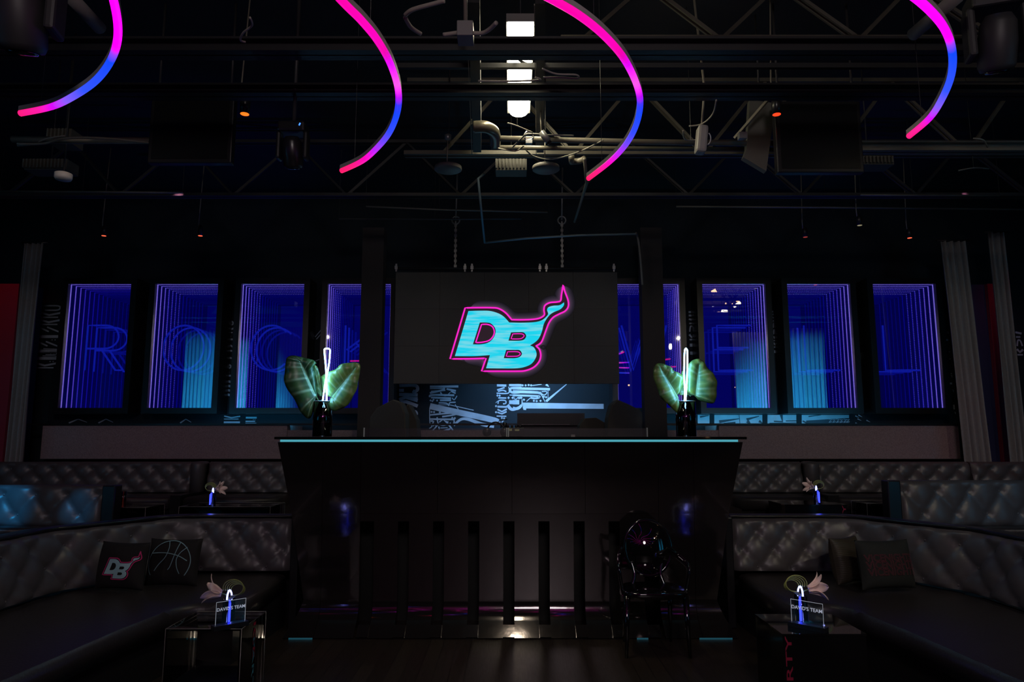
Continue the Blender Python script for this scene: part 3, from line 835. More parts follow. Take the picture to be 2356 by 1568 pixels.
# gear on the desk
t = thing('dj_mixer', (bx_(1190), YB + .45, 1.645), 'small black mixer with dials standing behind the acrylic guard', 'mixer')
YX = YB + .45
b = MB(); b.box((bx_(1152), YX, 1.645), (bx_(1208), YX + .3, 1.73)); b.build('mixer_body', SATIN, t, bevel=.005)
b = MB(); b.box((bx_(1160), YX - .004, 1.70), (bx_(1178), YX - .001, 1.72)); b.box((bx_(1185), YX - .004, 1.70), (bx_(1196), YX - .001, 1.715)); b.build('display', mat('dim_amber', (.1, .09, .03), .5, emit=(.20, .19, .08), es=.5), t)
for i in range(5):
    b = MB(); b.lathe((bx_(1158 + 10 * i), YX + .05, 1.73), [(.012, 0), (.012, .018), (.008, .024)], 12); b.build('dial', SATIN, t)
b = MB()
b.lathe((bx_(1160), YX + .18, 1.73), [(.02, 0), (.02, .05)], 10); b.tube([(bx_(1150), YX + .2, 1.73), (bx_(1150), YX + .2, 1.80), (bx_(1166), YX + .2, 1.815)], .006, 6)
b.build('gooseneck_lamp', SATIN, t)
t = thing('headphones', (bx_(1138), YB + .4, 1.647), 'black over-ear headphones lying on the desk top', 'headphones')
cx = bx_(1138); yh = YB + .40
MB().tube([(cx + .085 * math.cos(a * PI / 14), yh + .02 * a / 14, 1.68 + .10 * math.sin(a * PI / 14)) for a in range(15)], .008, 8, r2=.014).build('headband', SATIN, t)
for sx in (-1, 1): MB().lathe((cx + sx * .082, yh - .02, 1.688), [(.001, 0), (.036, .002), (.042, .02), (.036, .045), (.001, .05)], 18, 'Y').build('ear_cup', SATIN, t)
t = MB().cbox((bx_(1323), YB + .2, 1.655), (.035, .02, .02)).build('power_adapter', mat('pale_plastic', (.55, .52, .52), .5))
tag(t, 'tiny pale plastic adapter lying on the desk top before the speaker', 'adapter')

# wedge speakers behind the desk
FELT = mat('speaker_felt', (.06, .055, .048), .9, noise=.2, nscale=80)


def wedge(px_poly, y, dep, label, trim=True):
    pts = [P(px, py, y) for px, py in px_poly]; zmin = min(p.z for p in pts)
    t = thing('stage_speaker', (sum(p.x for p in pts) / len(pts), y, zmin), label, 'speaker')
    b = MB(); b.prism([(p.x, p.z) for p in pts], lambda q: (q[0], y, q[1]), lambda q: (q[0] * 1.0, y + dep, q[1])); b.build('speaker_cabinet', FELT, t, bevel=.012)
    c = Vector((sum(p.x for p in pts) / len(pts), y, sum(p.z for p in pts) / len(pts)))
    b = MB(); q = [c + (p - c) * .93 for p in pts]; b.prism([(p.x, p.z) for p in q], lambda s: (s[0], y - .012, s[1]), lambda s: (s[0], y, s[1])); b.build('speaker_grille', mat('grille_cloth', (.035, .032, .03), .8, noise=.3, nscale=150), t)
    xs_ = [p.x for p in pts]
    b = MB(); b.box((min(xs_) + .03, y + .03, ZP), (max(xs_) - .03, y + dep - .03, zmin)); b.build('speaker_stand', SATIN, t)
    return t


wedge([(846, 1016), (850, 962), (866, 938), (905, 918), (922, 925), (932, 950), (934, 1016)], 7.15, .3, 'angled grey felt stage speaker behind the desk, beside the darkest leaf')
wedge([(936, 1016), (934, 932), (940, 928), (958, 965), (962, 1016)], 7.5, .3, 'narrow dark speaker side tucked beside the mural behind the headphones end')
wedge([(1397, 1016), (1400, 960), (1408, 930), (1420, 918), (1448, 930), (1472, 942), (1479, 950), (1478, 1016)], 7.15, .3, 'angled grey felt stage speaker behind the desk on the chair side')
wedge([(1332, 1016), (1334, 978), (1344, 962), (1372, 960), (1392, 972), (1394, 1016)], 7.5, .3, 'low round-shouldered black speaker between the adapter and the tall felt speaker')
t = thing('studio_console', (.5, 8.3, ZP), 'long low black console below the mural stroke behind the desk', 'console')
MB().box((P(1190, 975, 8.2).x, 8.2, P(1190, 974, 8.2).z - .02), (P(1345, 950, 8.2).x, 8.5, P(1190, 950, 8.2).z)).build('console_body', SATIN, t)
MB().box((P(1200, 976, 8.19).x, 8.19, P(1190, 977, 8.2).z), (P(1310, 950, 8.2).x, 8.2, P(1190, 975, 8.2).z)).build('chrome_strip', CHROME, t)
MB().box((P(1190, 975, 8.2).x, 8.25, ZP), (P(1345, 950, 8.2).x, 8.45, P(1190, 974, 8.2).z - .02)).build('plinth', SATIN, t)

# ================================================================== VASES WITH LEAVES AND NEON LOOPS
LEAF = bpy.data.materials.new('elephant_ear_leaf'); LEAF.use_nodes = True
nt = LEAF.node_tree; bs = nt.nodes['Principled BSDF']; bs.inputs['Roughness'].default_value = .33; bs.inputs['Specular IOR Level'].default_value = .8
at_ = nt.nodes.new('ShaderNodeAttribute'); at_.attribute_name = 'Vein'
ns = nt.nodes.new('ShaderNodeTexNoise'); ns.inputs['Scale'].default_value = 14; ns.inputs['Detail'].default_value = 5
tc = nt.nodes.new('ShaderNodeTexCoord'); nt.links.new(tc.outputs['Object'], ns.inputs['Vector'])
r1 = nt.nodes.new('ShaderNodeValToRGB'); r1.color_ramp.elements[0].position = .3; r1.color_ramp.elements[0].color = (.06, .20, .07, 1); r1.color_ramp.elements[1].position = .75; r1.color_ramp.elements[1].color = (.30, .40, .06, 1)
mx = nt.nodes.new('ShaderNodeMixRGB'); mx.inputs[2].default_value = (.5, .7, .42, 1)
nt.links.new(ns.outputs['Fac'], r1.inputs[0]); nt.links.new(r1.outputs[0], mx.inputs[1]); nt.links.new(at_.outputs['Fac'], mx.inputs[0]); nt.links.new(mx.outputs[0], bs.inputs['Base Color'])
NEON = mat('white_blue_neon', (.2, .2, .3), .4, emit=(.22, .58, 1.0), es=27.0)
STEM = mat('leaf_stem', (.12, .2, .05), .5)


LEAFSHADE = LEAF.copy(); LEAFSHADE.name = 'dark_elephant_ear_leaf'  # own darker tone, plus shade from its facing put into the colour
_r = [n for n in LEAFSHADE.node_tree.nodes if n.type == 'VALTORGB'][0]; _r.color_ramp.elements[0].color = (.02, .07, .03, 1); _r.color_ramp.elements[1].color = (.06, .15, .035, 1)


def leaf(parent, outline, rib, y, S, ox, oy, cup=.05, lean=0.0, m=None):
    """outline and midrib traced in close-up pixels (scale S, origin ox, oy); a cupped, rippled blade of real depth"""
    f_ = lambda p: P(ox + p[0] / S, oy + p[1] / S, y)
    out = smooth_closed(outline, 5); n = len(out); o3 = [f_(p) for p in out]
    rb = [f_(p) for p in rib]; a, c = rb[0], rb[-1]; axis = (c - a); L = axis.length; axis.normalize()
    rows = []; ks = 8; veins = []
    for i, p in enumerate(o3):
        s = max(.0, min(1, (p - a).dot(axis) / L * .86 - .04)); base = a + (c - a) * s
        row = []; vr = []
        d = (p - base).length
        for k in range(ks + 1):
            t = k / ks; q = base + (p - base) * t
            depth = cup * math.sin(t * PI * .62) * (d / .16) + .007 * math.sin(i * .9) * t * t + lean * ((q - a).dot(axis)) - cup * .6 * t * t
            row.append((q.x, y - depth, q.z))
            v = 1.0 if k == 0 else max(0, 1 - abs((i / n * 26) % 1 - .5) * 7) * (.75 - .5 * t)
            vr.append(v)
        rows.append(row); veins.append(vr)
    rows.append(rows[0]); veins.append(veins[0])
    b = MB(); b.grid(rows, True); o = b.build('leaf_blade', m or LEAF, parent, flip=False)
    at = o.data.attributes.new('Vein', 'FLOAT', 'POINT'); fl = [v for r in veins for v in r]
    for i, v in enumerate(fl): at.data[i].value = v
    sol = o.modifiers.new('thick', 'SOLIDIFY'); sol.thickness = .0015
    return a


YV = YB + .30
t = thing('vase_arrangement', (P(743, 1003, YV).x, YV, 1.645), 'tall dark vase with elephant ear leaves, the darker one drooping, and a twisted neon loop', 'vase')
S, ox, oy = 5.807, 620, 760
leaf(t, [(250, 400), (300, 345), (400, 350), (520, 380), (600, 400), (640, 440), (600, 470), (615, 640), (625, 860), (590, 960), (580, 1090), (540, 1172), (480, 1150), (410, 1060), (330, 890), (250, 770), (222, 640), (240, 500)],
     [(622, 868), (560, 700), (470, 500), (430, 400)], YV - .02, S, ox, oy, .05, .12, LEAFSHADE)
leaf(t, [(835, 880), (760, 870), (700, 760), (695, 640), (740, 590), (830, 545), (900, 520), (960, 460), (1080, 435), (1190, 435), (1225, 500), (1200, 640), (1185, 760), (1130, 880), (1050, 1000), (950, 1050), (860, 1075), (800, 1030), (810, 950)],
     [(832, 885), (950, 740), (1080, 590), (1190, 460)], YV - .04, S, ox, oy, .05, .10)
leaf(t, [(700, 860), (650, 860), (625, 760), (615, 600), (590, 470), (640, 480), (670, 560), (690, 680)], [(690, 870), (650, 700), (620, 500)], YV + .03, S, ox, oy, .02, .1)


def vpt(x, y, yy): return P(ox + x / S, oy + y / S, yy)


loop = [(712, 935), (745, 700), (790, 480), (808, 290), (800, 248), (770, 240), (738, 248), (735, 290), (755, 520), (760, 700), (765, 935)]
MB().tube(spline([vpt(x, y, YV - .11 - .02 * math.sin(i)) for i, (x, y) in enumerate(loop)], 6), .0068, 10).build('neon_loop', NEON, t)
c = P(741, 1003, YV)
GLV = glassy('vase_glass', (.9, .93, .97), .10)
MB().lathe((c.x, YV, 1.647), [(.088, 0), (.088, .325), (.083, .325), (.083, .01), (.001, .01)], 40).build('vase_glass', GLV, t)
MB().lathe((c.x, YV, 1.968), [(.0885, 0), (.0895, .003), (.0885, .006), (.083, .006), (.0825, .003), (.083, 0), (.0885, 0)], 40).build('vase_rim', EDGE, t)  # pale opaque ring added as the glint of the glass rim
MB().lathe((c.x - .012, YV, 1.66), [(.068, 0), (.068, .285), (.001, .285)], 32).build('vase_core', GLOSSBLK, t)
for p0 in ((622, 868), (832, 885)):
    q = vpt(p0[0], p0[1], YV - .05); MB().tube([q, (c.x + (q.x - c.x) * .5, YV, 1.94), (c.x, YV + .02, 1.90)], .005, 8).build('stem', STEM, t)

ox = 1460
t = thing('vase_arrangement', (P(1580, 1003, YV).x, YV, 1.645), 'clear vase with two yellow-green elephant ear leaves and a narrow neon loop, above the chair', 'vase')
leaf(t, [(585, 880), (570, 850), (640, 760), (650, 640), (590, 570), (530, 545), (480, 490), (400, 455), (310, 438), (260, 480), (238, 560), (250, 660), (300, 780), (330, 880), (400, 950), (480, 1020), (560, 1095), (595, 1050), (600, 950)],
     [(583, 885), (480, 720), (380, 570), (310, 455)], YV - .04, S, ox, oy, .05, .10)
leaf(t, [(800, 850), (760, 860), (690, 790), (690, 600), (700, 470), (760, 405), (840, 385), (910, 420), (960, 500), (1040, 590), (1080, 680), (1082, 800), (1075, 920), (1040, 972), (960, 960), (870, 930), (825, 880)],
     [(815, 860), (860, 700), (900, 560), (850, 400)], YV - .02, S, ox, oy, .06, .14)
leaf(t, [(760, 870), (700, 850), (600, 860), (590, 780), (610, 600), (640, 540), (680, 600), (760, 700), (790, 780)], [(740, 880), (680, 760), (630, 560)], YV + .03, S, ox, oy, .02, .1)
loop = [(668, 940), (672, 800), (662, 600), (668, 300), (680, 246), (692, 246), (706, 300), (702, 600), (690, 800), (680, 940)]
MB().tube(spline([vpt(x, y, YV - .11 - (.02 if i > 4 else 0)) for i, (x, y) in enumerate(loop)], 6), .0068, 10).build('neon_loop', NEON, t)
c = P(1579, 1003, YV)
MB().lathe((c.x, YV, 1.647), [(.092, 0), (.092, .325), (.087, .325), (.087, .01), (.001, .01)], 40).build('vase_glass', GLV, t)
MB().lathe((c.x, YV, 1.968), [(.0925, 0), (.0935, .003), (.0925, .006), (.087, .006), (.0865, .003), (.087, 0), (.0925, 0)], 40).build('vase_rim', EDGE, t)  # same added pale ring for the rim glint
MB().lathe((c.x - .02, YV, 1.66), [(.042, 0), (.04, .28), (.001, .28)], 32).build('vase_core', GLOSSBLK, t)
b = MB()
for k in range(5): b.tube([(c.x + .055 + .006 * k, YV - .02 + .01 * k, 1.66), (c.x + .02 + .014 * k, YV - .02, 1.97)], .0028, 6)
b.build('stem', mat('blue_grey_stem', (.4, .6, .75), .3), t)
# ================================================================== TUFTED BANQUETTES
def round_path(pts, r, step=.03):
    """polyline with rounded corners, resampled; 2-D"""
    pts = [Vector((p[0], p[1], 0)) for p in pts]; out = [pts[0]]
    for i in range(1, len(pts) - 1):
        a, p, c = pts[i - 1], pts[i], pts[i + 1]
        d0 = (a - p).normalized(); d1_ = (c - p).normalized(); ang = d0.angle(d1_); L = r / math.tan(ang / 2)
        p0 = p + d0 * L; p1 = p + d1_ * L
        for k in range(13):
            t = k / 12; out.append((1 - t) ** 2 * p0 + 2 * t * (1 - t) * p + t * t * p1)
    out.append(pts[-1])
    res = [out[0]]; acc = 0
    for a, c in zip(out[:-1], out[1:]):
        n = max(1, int(round((c - a).length / step)))
        for k in range(1, n + 1): res.append(a + (c - a) * k / n)
    return res


def tufted(parent, path, z0, z1, sp, rows_, amp=.035, lean=.07, side=1, thick=.12, m=LEATHER, btn=True, name='backrest', phase=0.0, voff=-.2):
    """buttoned back: front face puffs between buttons on a diamond lattice; path runs along its foot"""
    n = len(path); u = [0]
    for a, c in zip(path[:-1], path[1:]): u.append(u[-1] + (c - a).length)
    hh = z1 - z0; vs = [k / 22 for k in range(23)]; nor = []
    for i in range(n):
        t = path[min(i + 1, n - 1)] - path[max(i - 1, 0)]; t.normalize(); nor.append(Vector((t.y, -t.x, 0)) * side)
    cell = hh / rows_

    def disp(uu, v):
        a = (uu / sp + phase + (v * rows_ + voff) * .5); c = (uu / sp + phase - (v * rows_ + voff) * .5)
        s = abs(math.sin(PI * a)) * abs(math.sin(PI * c))
        d = amp * (s ** .42)
        e = min(v, 1 - v) / .10
        if e < 1: d *= math.sqrt(max(0, 1 - (1 - e) ** 2)) * .7 + .3
        eu = min(uu, u[-1] - uu) / .05
        if eu < 1: d -= amp * 1.2 * (1 - math.sqrt(max(0, 1 - (1 - eu) ** 2)))
        wv = v * rows_ + voff; rr = round(wv); q = uu / sp + phase - (rr % 2) * .5; du = (q - round(q)) * sp; dv = (wv - rr) / rows_ * hh
        d -= .022 * math.exp(-(du * du + dv * dv) / .0009)
        return d
    rows = []
    for v in vs:
        z = z0 + hh * v; roll = .035 * max(0, (v - .93) / .07) ** 2
        rows.append([tuple(path[i] + nor[i] * (disp(u[i], v) - lean * v - roll) + Vector((0, 0, z))) for i in range(n)])
    rows.append([tuple(path[i] - nor[i] * (lean + thick) + Vector((0, 0, z1 - .004))) for i in range(n)])
    rows.append([tuple(path[i] - nor[i] * (lean + thick) + Vector((0, 0, 0.0 + z0))) for i in range(n)])
    b = MB(); b.grid(rows, True)
    k = len(rows)
    b.add([rows[j][0] for j in range(k)], [tuple(range(k))]); b.add([rows[j][-1] for j in range(k)], [tuple(range(k - 1, -1, -1))])
    o = b.build(name, m, parent)
    if btn:
        first = None; cnt = 0
        for rr in range(0, rows_ + 1):
            v = (rr - voff) / rows_
            if v > .97 or v < .02: continue
            q = 0
            while True:
                uu = (q + (rr % 2) * .5 - phase) * sp
                q += 1
                if uu > u[-1] - .04: break
                if uu < .04: continue
                i = min(range(n), key=lambda j: abs(u[j] - uu)); p = path[i] + nor[i] * (-lean * v - .016) + Vector((0, 0, z0 + hh * v))
                if first is None:
                    first = MB().lathe((0, 0, 0), [(.001, .008), (.010, .005), (.014, -.004)], 10, 'Y').build('button', m, None)
                    ob = first
                else: ob = first.copy(); COL.objects.link(ob)
                ob.parent = parent; ob.location = p - WORLD[parent.name]
                ob.rotation_euler = (0, 0, math.atan2(nor[i].y, nor[i].x) + -PI / 2 if True else 0)
                cnt += 1
                if cnt > 90: return o
    return o


def slab(poly, z0, z1, r=.05):
    """flat cushion from an outline, its upper edge rounded"""
    bm = bmesh.new(); vs = [bm.verts.new((p[0], p[1], z0)) for p in poly]; f = bm.faces.new(vs)
    ret = bmesh.ops.extrude_face_region(bm, geom=[f]); vv = [g for g in ret['geom'] if isinstance(g, bmesh.types.BMVert)]
    for v in vv: v.co.z = z1
    ed = [e for e in bm.edges if all(abs(v.co.z - z1) < 1e-5 for v in e.verts)]
    bmesh.ops.bevel(bm, geom=ed, offset=r, segments=5, affect='EDGES', profile=.5)
    bmesh.ops.recalc_face_normals(bm, faces=bm.faces)
    b = MB(); b.v = [tuple(v.co) for v in bm.verts]; bm.verts.index_update(); b.f = [[v.index for v in f.verts] for f in bm.faces]; b.sm = [True] * len(b.f); bm.free()
    return b


for sx, lab in ((1, 'near tufted leather corner banquette holding the striped and the lettered cushion'), (-1, 'near tufted leather corner banquette holding the logo and the basketball cushion')):
    t = thing('corner_banquette', (sx * 3.0, 5.6, 0), lab, 'sofa', 'near banquettes on both sides of the desk')
    corner = [(1.96 * sx, 6.42), (3.02 * sx, 6.42), (3.50 * sx, 5.55), (3.55 * sx, 2.6)]
    path = round_path(corner, .35)
    tufted(t, path, .475, .925, .28, 3, side=sx, lean=.09, thick=.13, phase=.2, voff=-.2)
    inner = round_path([(2.0 * sx, 5.36), (2.36 * sx, 5.28), (2.46 * sx, 4.6), (2.60 * sx, 2.6)], .22, .08)
    outer_ = round_path([(c[0] + .04 * sx, c[1] + .04) for c in corner], .35, .08)
    poly = [(p.x, p.y) for p in outer_] + [(p.x, p.y) for p in reversed(inner)]
    slab(poly, .30, .45, .055).build('seat', LEATHERD, t)
    poly2 = [(p.x, p.y) for p in outer_] + [(p.x + .05 * sx, p.y + .05) for p in reversed(inner)]
    b = slab(poly2, .0, .30, .004); b.sm = [False] * len(b.f); b.build('base', SATIN, t)
    MB().box((1.88 * sx, 6.38, 0), (1.95 * sx, 6.66, .94)).build('end_panel', SATIN, t, bevel=.01)
    cap = round_path([(1.92 * sx, 6.64), (3.12 * sx, 6.64), (3.72 * sx, 5.62), (3.76 * sx, 2.6)], .35, .08)
    capi = round_path([(1.92 * sx, 6.51), (3.05 * sx, 6.51), (3.59 * sx, 5.58), (3.64 * sx, 2.6)], .35, .08)
    b = slab([(p.x, p.y) for p in cap] + [(p.x, p.y) for p in reversed(capi)], .92, .945, .008)
    b.build('ledge_cap', SATIN, t)

# second tier: buttoned benches turned to the side aisles
for sx, x0, py, lab in ((1, 2072, 1105, 'second-tier tufted bench back with even cool grey tufts, behind the lettered cushion'), (-1, 236, 1116, 'second-tier tufted bench back catching bright blue spotlight')):
    Y2 = 6.98; xa = P(x0, 1150, Y2).x; zt = P(x0, py, Y2).z
    t = thing('tufted_bench', (xa, Y2, ZP), lab, 'sofa')
    end = sx * 7.4
    path = [Vector((xa + (end - xa) * k / 120, Y2, 0)) for k in range(121)]
    tufted(t, path, .80, zt, .31, 2, side=sx, lean=.05, thick=.10, amp=.045, phase=.3, voff=-.5)
    MB().box((xa - sx * .13, Y2 - .03, ZP), (xa - sx * .004, Y2 + .10, zt)).build('end_panel', SATIN, t, bevel=.01)
    MB().box((xa, Y2 - .18, ZP), (end, Y2 - .0, .70)).build('base', SATIN, t)
    slab([(xa, Y2 - .20), (end, Y2 - .20), (end, Y2 + .12), (xa, Y2 + .12)], .70, .80, .03).build('seat', LEATHERD, t)

# back row against the felt riser
Y3 = 8.35
zt = P(400, 1062, Y3).z; zb3 = P(400, 1132, Y3).z
segs = [(-120, 440, 'long back-row tufted sofa beyond the blue-lit bench, pinkish light on its tufts'), (474, 668, 'back-row tufted sofa section nearest the dark desk wing, behind the white flower with loops'),
        (1672, 1850, 'short back-row tufted sofa section between the desk wing and the plain roll'), (1882, 2240, 'back-row tufted sofa with pink light, behind the red lettered cube table'), (2244, 2480, 'darkest back-row sofa section by the pale curtain foot')]
for k, (xa, xb, lab) in enumerate(segs):
    a = P(xa, 1100, Y3).x; c = P(xb, 1100, Y3).x
    t = thing('back_row_sofa', ((a + c) / 2, Y3, ZP), lab, 'sofa', 'back-row sofas below the felt riser')
    n = int((c - a) / .03); path = [Vector((a + (c - a) * i / n, Y3, 0)) for i in range(n + 1)]
    tufted(t, path, zb3, zt, .243, 3, side=1, lean=.05, thick=.10, amp=.035, phase=.15, voff=-.25)
    slab([(a, Y3 - .55), (c, Y3 - .55), (c, Y3 + .12), (a, Y3 + .12)], zb3 - .14, zb3 - .01, .04).build('seat', LEATHERD, t)
    MB().box((a, Y3 - .50, ZP), (c, Y3 + .12, zb3 - .14)).build('base', SATIN, t)
for xa, xb, lab in ((444, 470, 'plain upright leather roll between two back-row sofas, on the side of the basketball cushion'), (1853, 1880, 'plain upright leather roll between two back-row sofas, above the white flower by the red lettering')):
    a = P(xa, 1100, Y3).x; c = P(xb, 1100, Y3).x
    t = thing('bolster_divider', ((a + c) / 2, Y3, ZP), lab, 'bolster')
    b = slab([(a + .004, Y3 - .09), (c - .004, Y3 - .09), (c - .004, Y3 + .15), (a + .004, Y3 + .15)], zb3 + .01, zt + .005, .035); b.build('bolster', LEATHER, t)
    MB().box((a + .01, Y3 - .55, ZP), (c - .01, Y3 + .15, zb3 + .01)).build('divider_base', SATIN, t)

# ================================================================== CUSHIONS
def cushion(px_c, y, w, h, rz, tilt, m, label, art=None, ribs=False, t_=.15):
    c = P(px_c[0], px_c[1], y)
    M = Matrix.Translation(c) @ Matrix.Rotation(rz, 4, 'Z') @ Matrix.Rotation(tilt, 4, 'X')
    t = thing('cushion', c, label, 'cushion')

    def puff(u, v):
        e = (1 - abs(u) ** 3.0) * (1 - abs(v) ** 3.0)
        d = t_ / 2 * max(0, e) ** .55 + .004
        if ribs: d += .006 * abs(math.sin(v * PI * 13))
        d += .004 * math.sin(5 * u + 3 * v)
        return d

    def shape(u, v):
        k = 1 - .06 * (1 - abs(u) ** 2) * abs(v) ** 3; l = 1 - .06 * (1 - abs(v) ** 2) * abs(u) ** 3
        return u * w / 2 * l, v * h / 2 * k
    N = 28 if not ribs else 70; b = MB()
    for s in (-1, 1):
        rows = []
        for j in range(N + 1):
            row = []
            for i in range(N + 1):
                u = -1 + 2 * i / N; v = -1 + 2 * j / N; x, z = shape(u, v); d = puff(u, v) if max(abs(u), abs(v)) < 1 else 0
                row.append(tuple(M @ Vector((x, s * d, z))))
            rows.append(row)
        b.grid(rows, True)
    b.build('cushion_cover', m, t)
    for nm, verts, faces, am in (art or []):
        vv = []
        for (x, z) in verts:
            u = x / (w / 2); v = z / (h / 2); vv.append(tuple(M @ Vector((x, -puff(u, v) - .008, z))))
        MB().add(vv, faces).build(nm, am, t, flip=False)
    return t


def densify(v, f, step):
    bm = bmesh.new(); vs = [bm.verts.new((p[0], p[1], 0)) for p in v]
    for q in f:
        try: bm.faces.new([vs[i] for i in q])
        except ValueError: pass
    for ax in (0, 1):
        lo = min(p[ax] for p in v); hi = max(p[ax] for p in v); k = lo + step
        while k < hi:
            no = [0, 0, 0]; no[ax] = 1; co = [0, 0, 0]; co[ax] = k
            bmesh.ops.bisect_plane(bm, geom=bm.verts[:] + bm.edges[:] + bm.faces[:], plane_co=co, plane_no=no); k += step
    bm.verts.index_update(); r = ([(p.co.x, p.co.y) for p in bm.verts], [[q.index for q in g.verts] for g in bm.faces]); bm.free()
    return r


def logo_part(loops, k, cx, cy):
    v, f = loops_mesh([[((x - 1000) * k + cx, -(y - 900) * k + cy) for x, y in lp] for lp in loops]); return densify(v, f, .03)


DARKCL = mat('black_cushion_cloth', (.012, .011, .012), .85, noise=.2, nscale=80)
GREYCL = mat('charcoal_cushion_cloth', (.022, .026, .024), .85, noise=.25, nscale=80)
PCY = mat('print_pale_cyan', (.42, .72, .78), .8); PMG = mat('print_magenta', (.7, .04, .22), .8); PLB = mat('print_light_blue', (.26, .46, .52), .8)
k = .29 / 1700
bv, bf = logo_part([body_s] + holes_s, k, .045, -.015)
ringA, ringB = ring_band(outer_s, -20, 20)
n = len(ringA); rv = [((x - 1000) * k + .045, -(y - 900) * k - .015) for x, y in ringA + ringB]; rf = [(i, (i + 1) % n, (i + 1) % n + n, i + n) for i in range(n)]
cushion((282, 1300), 5.72, .43, .36, -.20, -.16, DARKCL, 'black cushion printed with the cyan and magenta DB logo',
        [('printed_logo', bv, bf, PCY), ('printed_outline', rv, rf, PMG)])
# basketball outline


def strokes2(sts, w):
    V = []; Fc = []
    for st in sts:
        n = len(st); o = len(V)
        for i, p in enumerate(st):
            a = st[max(i - 1, 0)]; c = st[min(i + 1, n - 1)]; dx, dy = c[0] - a[0], c[1] - a[1]; d = math.hypot(dx, dy) or 1
            V.append((p[0] - dy / d * w, p[1] + dx / d * w)); V.append((p[0] + dy / d * w, p[1] - dx / d * w))
        for i in range(n - 1): Fc.append((o + 2 * i, o + 2 * i + 1, o + 2 * i + 3, o + 2 * i + 2))
    return V, Fc


R_ = .170
ball = [[(R_ * math.cos(a), R_ * math.sin(a) - .005) for a in [math.radians(-35 + 5 * k) for k in range(51)]],
        spline_2([(-.155, .065), (-.08, .07), (.0, .065), (.08, .045), (.145, .01)]), spline_2([(.065, .155), (.045, .06), (.02, -.03), (.0, -.06)]),
        spline_2([(-.03, .166), (-.012, .11), (-.03, .04), (-.08, -.02), (-.11, -.07)]), spline_2([(.13, .115), (.085, .07), (.065, .02), (.075, -.04), (.10, -.09)])]
sv, sf = strokes2(ball, .0028)
cushion((400, 1292), 5.92, .44, .37, -.06, -.18, DARKCL, 'black cushion printed with a pale blue basketball outline', [('printed_basketball', sv, sf, PLB)])
cushion((1947, 1287), 6.02, .34, .37, .55, -.16, mat('ribbed_dark_cloth', (.06, .052, .035), .55), 'dark ribbed cushion tucked behind the lettered one', None, True)
art = []
for j in range(3):
    v, f = text_faces('VICENIGHTS', .071, .0012)
    vv = [(x * 1.0 + (.004 * (j - 1)), y - .0 + .045 - .052 * j + (0)) for x, y, z in v]; art.append(('printed_lettering', vv, f, mat('print_dull_pink', (.19, .035, .06), .8)))
cushion((2036, 1297), 5.68, .46, .37, .16, -.18, GREYCL, 'charcoal cushion printed with three lines of outlined dull pink capitals', art)
# ================================================================== SMALL TABLES, SIGNS, FLOWERS
BLUEN = mat('blue_neon', (.02, .02, .3), .4, emit=(.02, .03, 1.0), es=6.0)
BLUEW = mat('blue_white_neon', (.2, .2, .5), .4, emit=(.25, .28, 1.0), es=6.0)
PETAL = mat('lily_petal', (.85, .68, .62), .6, noise=.2, nscale=30)
GRASS = mat('coiled_grass', (.30, .36, .10), .5)
RED = mat('red_lettering', (.34, .008, .05), .6)
TEALP = mat('teal_lettering', (.05, .3, .4), .6)


def text_on(parent, s, size, M, m, name='lettering', squash=1.0, tall=.38):
    v, f = text_faces(s, size, 0, .012)
    MB().add([tuple(M @ Vector((x * squash, 0, y * tall))) for x, y, z in v], f).build(name, m, parent, flip=False)


def cube_table(px0, px1, pyf, y, zt, label, m, letters=None, lm=None, rz=0, side='front', zb=0.0):
    """waterfall cube table; front edge given in the photo"""
    a = P(px0, pyf, y).x; c = P(px1, pyf, y).x; wd = c - a
    t = thing('cube_table', ((a + c) / 2, y, zb), label, 'side table')
    return t, a, c, wd


def acrylic_table(a, c, y0, y1, zt, label, lettered, zb=0.0, name='acrylic_table'):
    t = thing(name, ((a + c) / 2, y0, zb), label, 'side table')
    th = .012
    MB().box((a, y0, zt - th), (c, y1, zt)).build('table_top', CLEAR, t)
    for x in (a, c - th): MB().box((x, y0, zb), (x + th, y1, zt - th)).build('side_panel', CLEAR, t)
    b = MB(); r = .0022
    for x in (a, c): b.tube([(x, y0, zb), (x, y0, zt), (x, y1, zt), (x, y1, zb)], r, 6)
    b.tube([(a, y0, zt), (c, y0, zt)], r, 6); b.tube([(a, y1, zt), (c, y1, zt)], r, 6)
    b.build('polished_edge', mat('polished_acrylic_edge', (.30, .30, .27), .2, spec=.8), t)
    return t


# near clear table
HT = .47
fa, fc = Q(381, 1446, HT), Q(556, 1446, HT); bk = Q(470, 1406, HT)
t = acrylic_table(fa.x, fc.x, fa.y, bk.y, HT, 'near clear acrylic waterfall table holding a name sign and a coiled lily vase', True)
MB().box((fa.x + .02, fa.y + .02, .12), (fc.x - .02, bk.y - .02, .128)).build('lower_shelf', glassy('smoke_acrylic', (.55, .55, .6), .10, .15), t)
M = Matrix.Translation((fc.x + .003, (fa.y + bk.y) / 2, .22)) @ Matrix.Rotation(PI / 2, 4, 'Z') @ Matrix.Rotation(PI / 2, 4, 'Y')
text_on(t, 'ICE', .16, Matrix.Translation((0, 0, .13)) @ M, RED, 'red_lettering'); text_on(t, 'PARTY', .14, Matrix.Translation((0, .0, -.06)) @ M, TEALP, 'teal_lettering')
# a leather roll of stored cloth seen through the table is the banquette seat itself

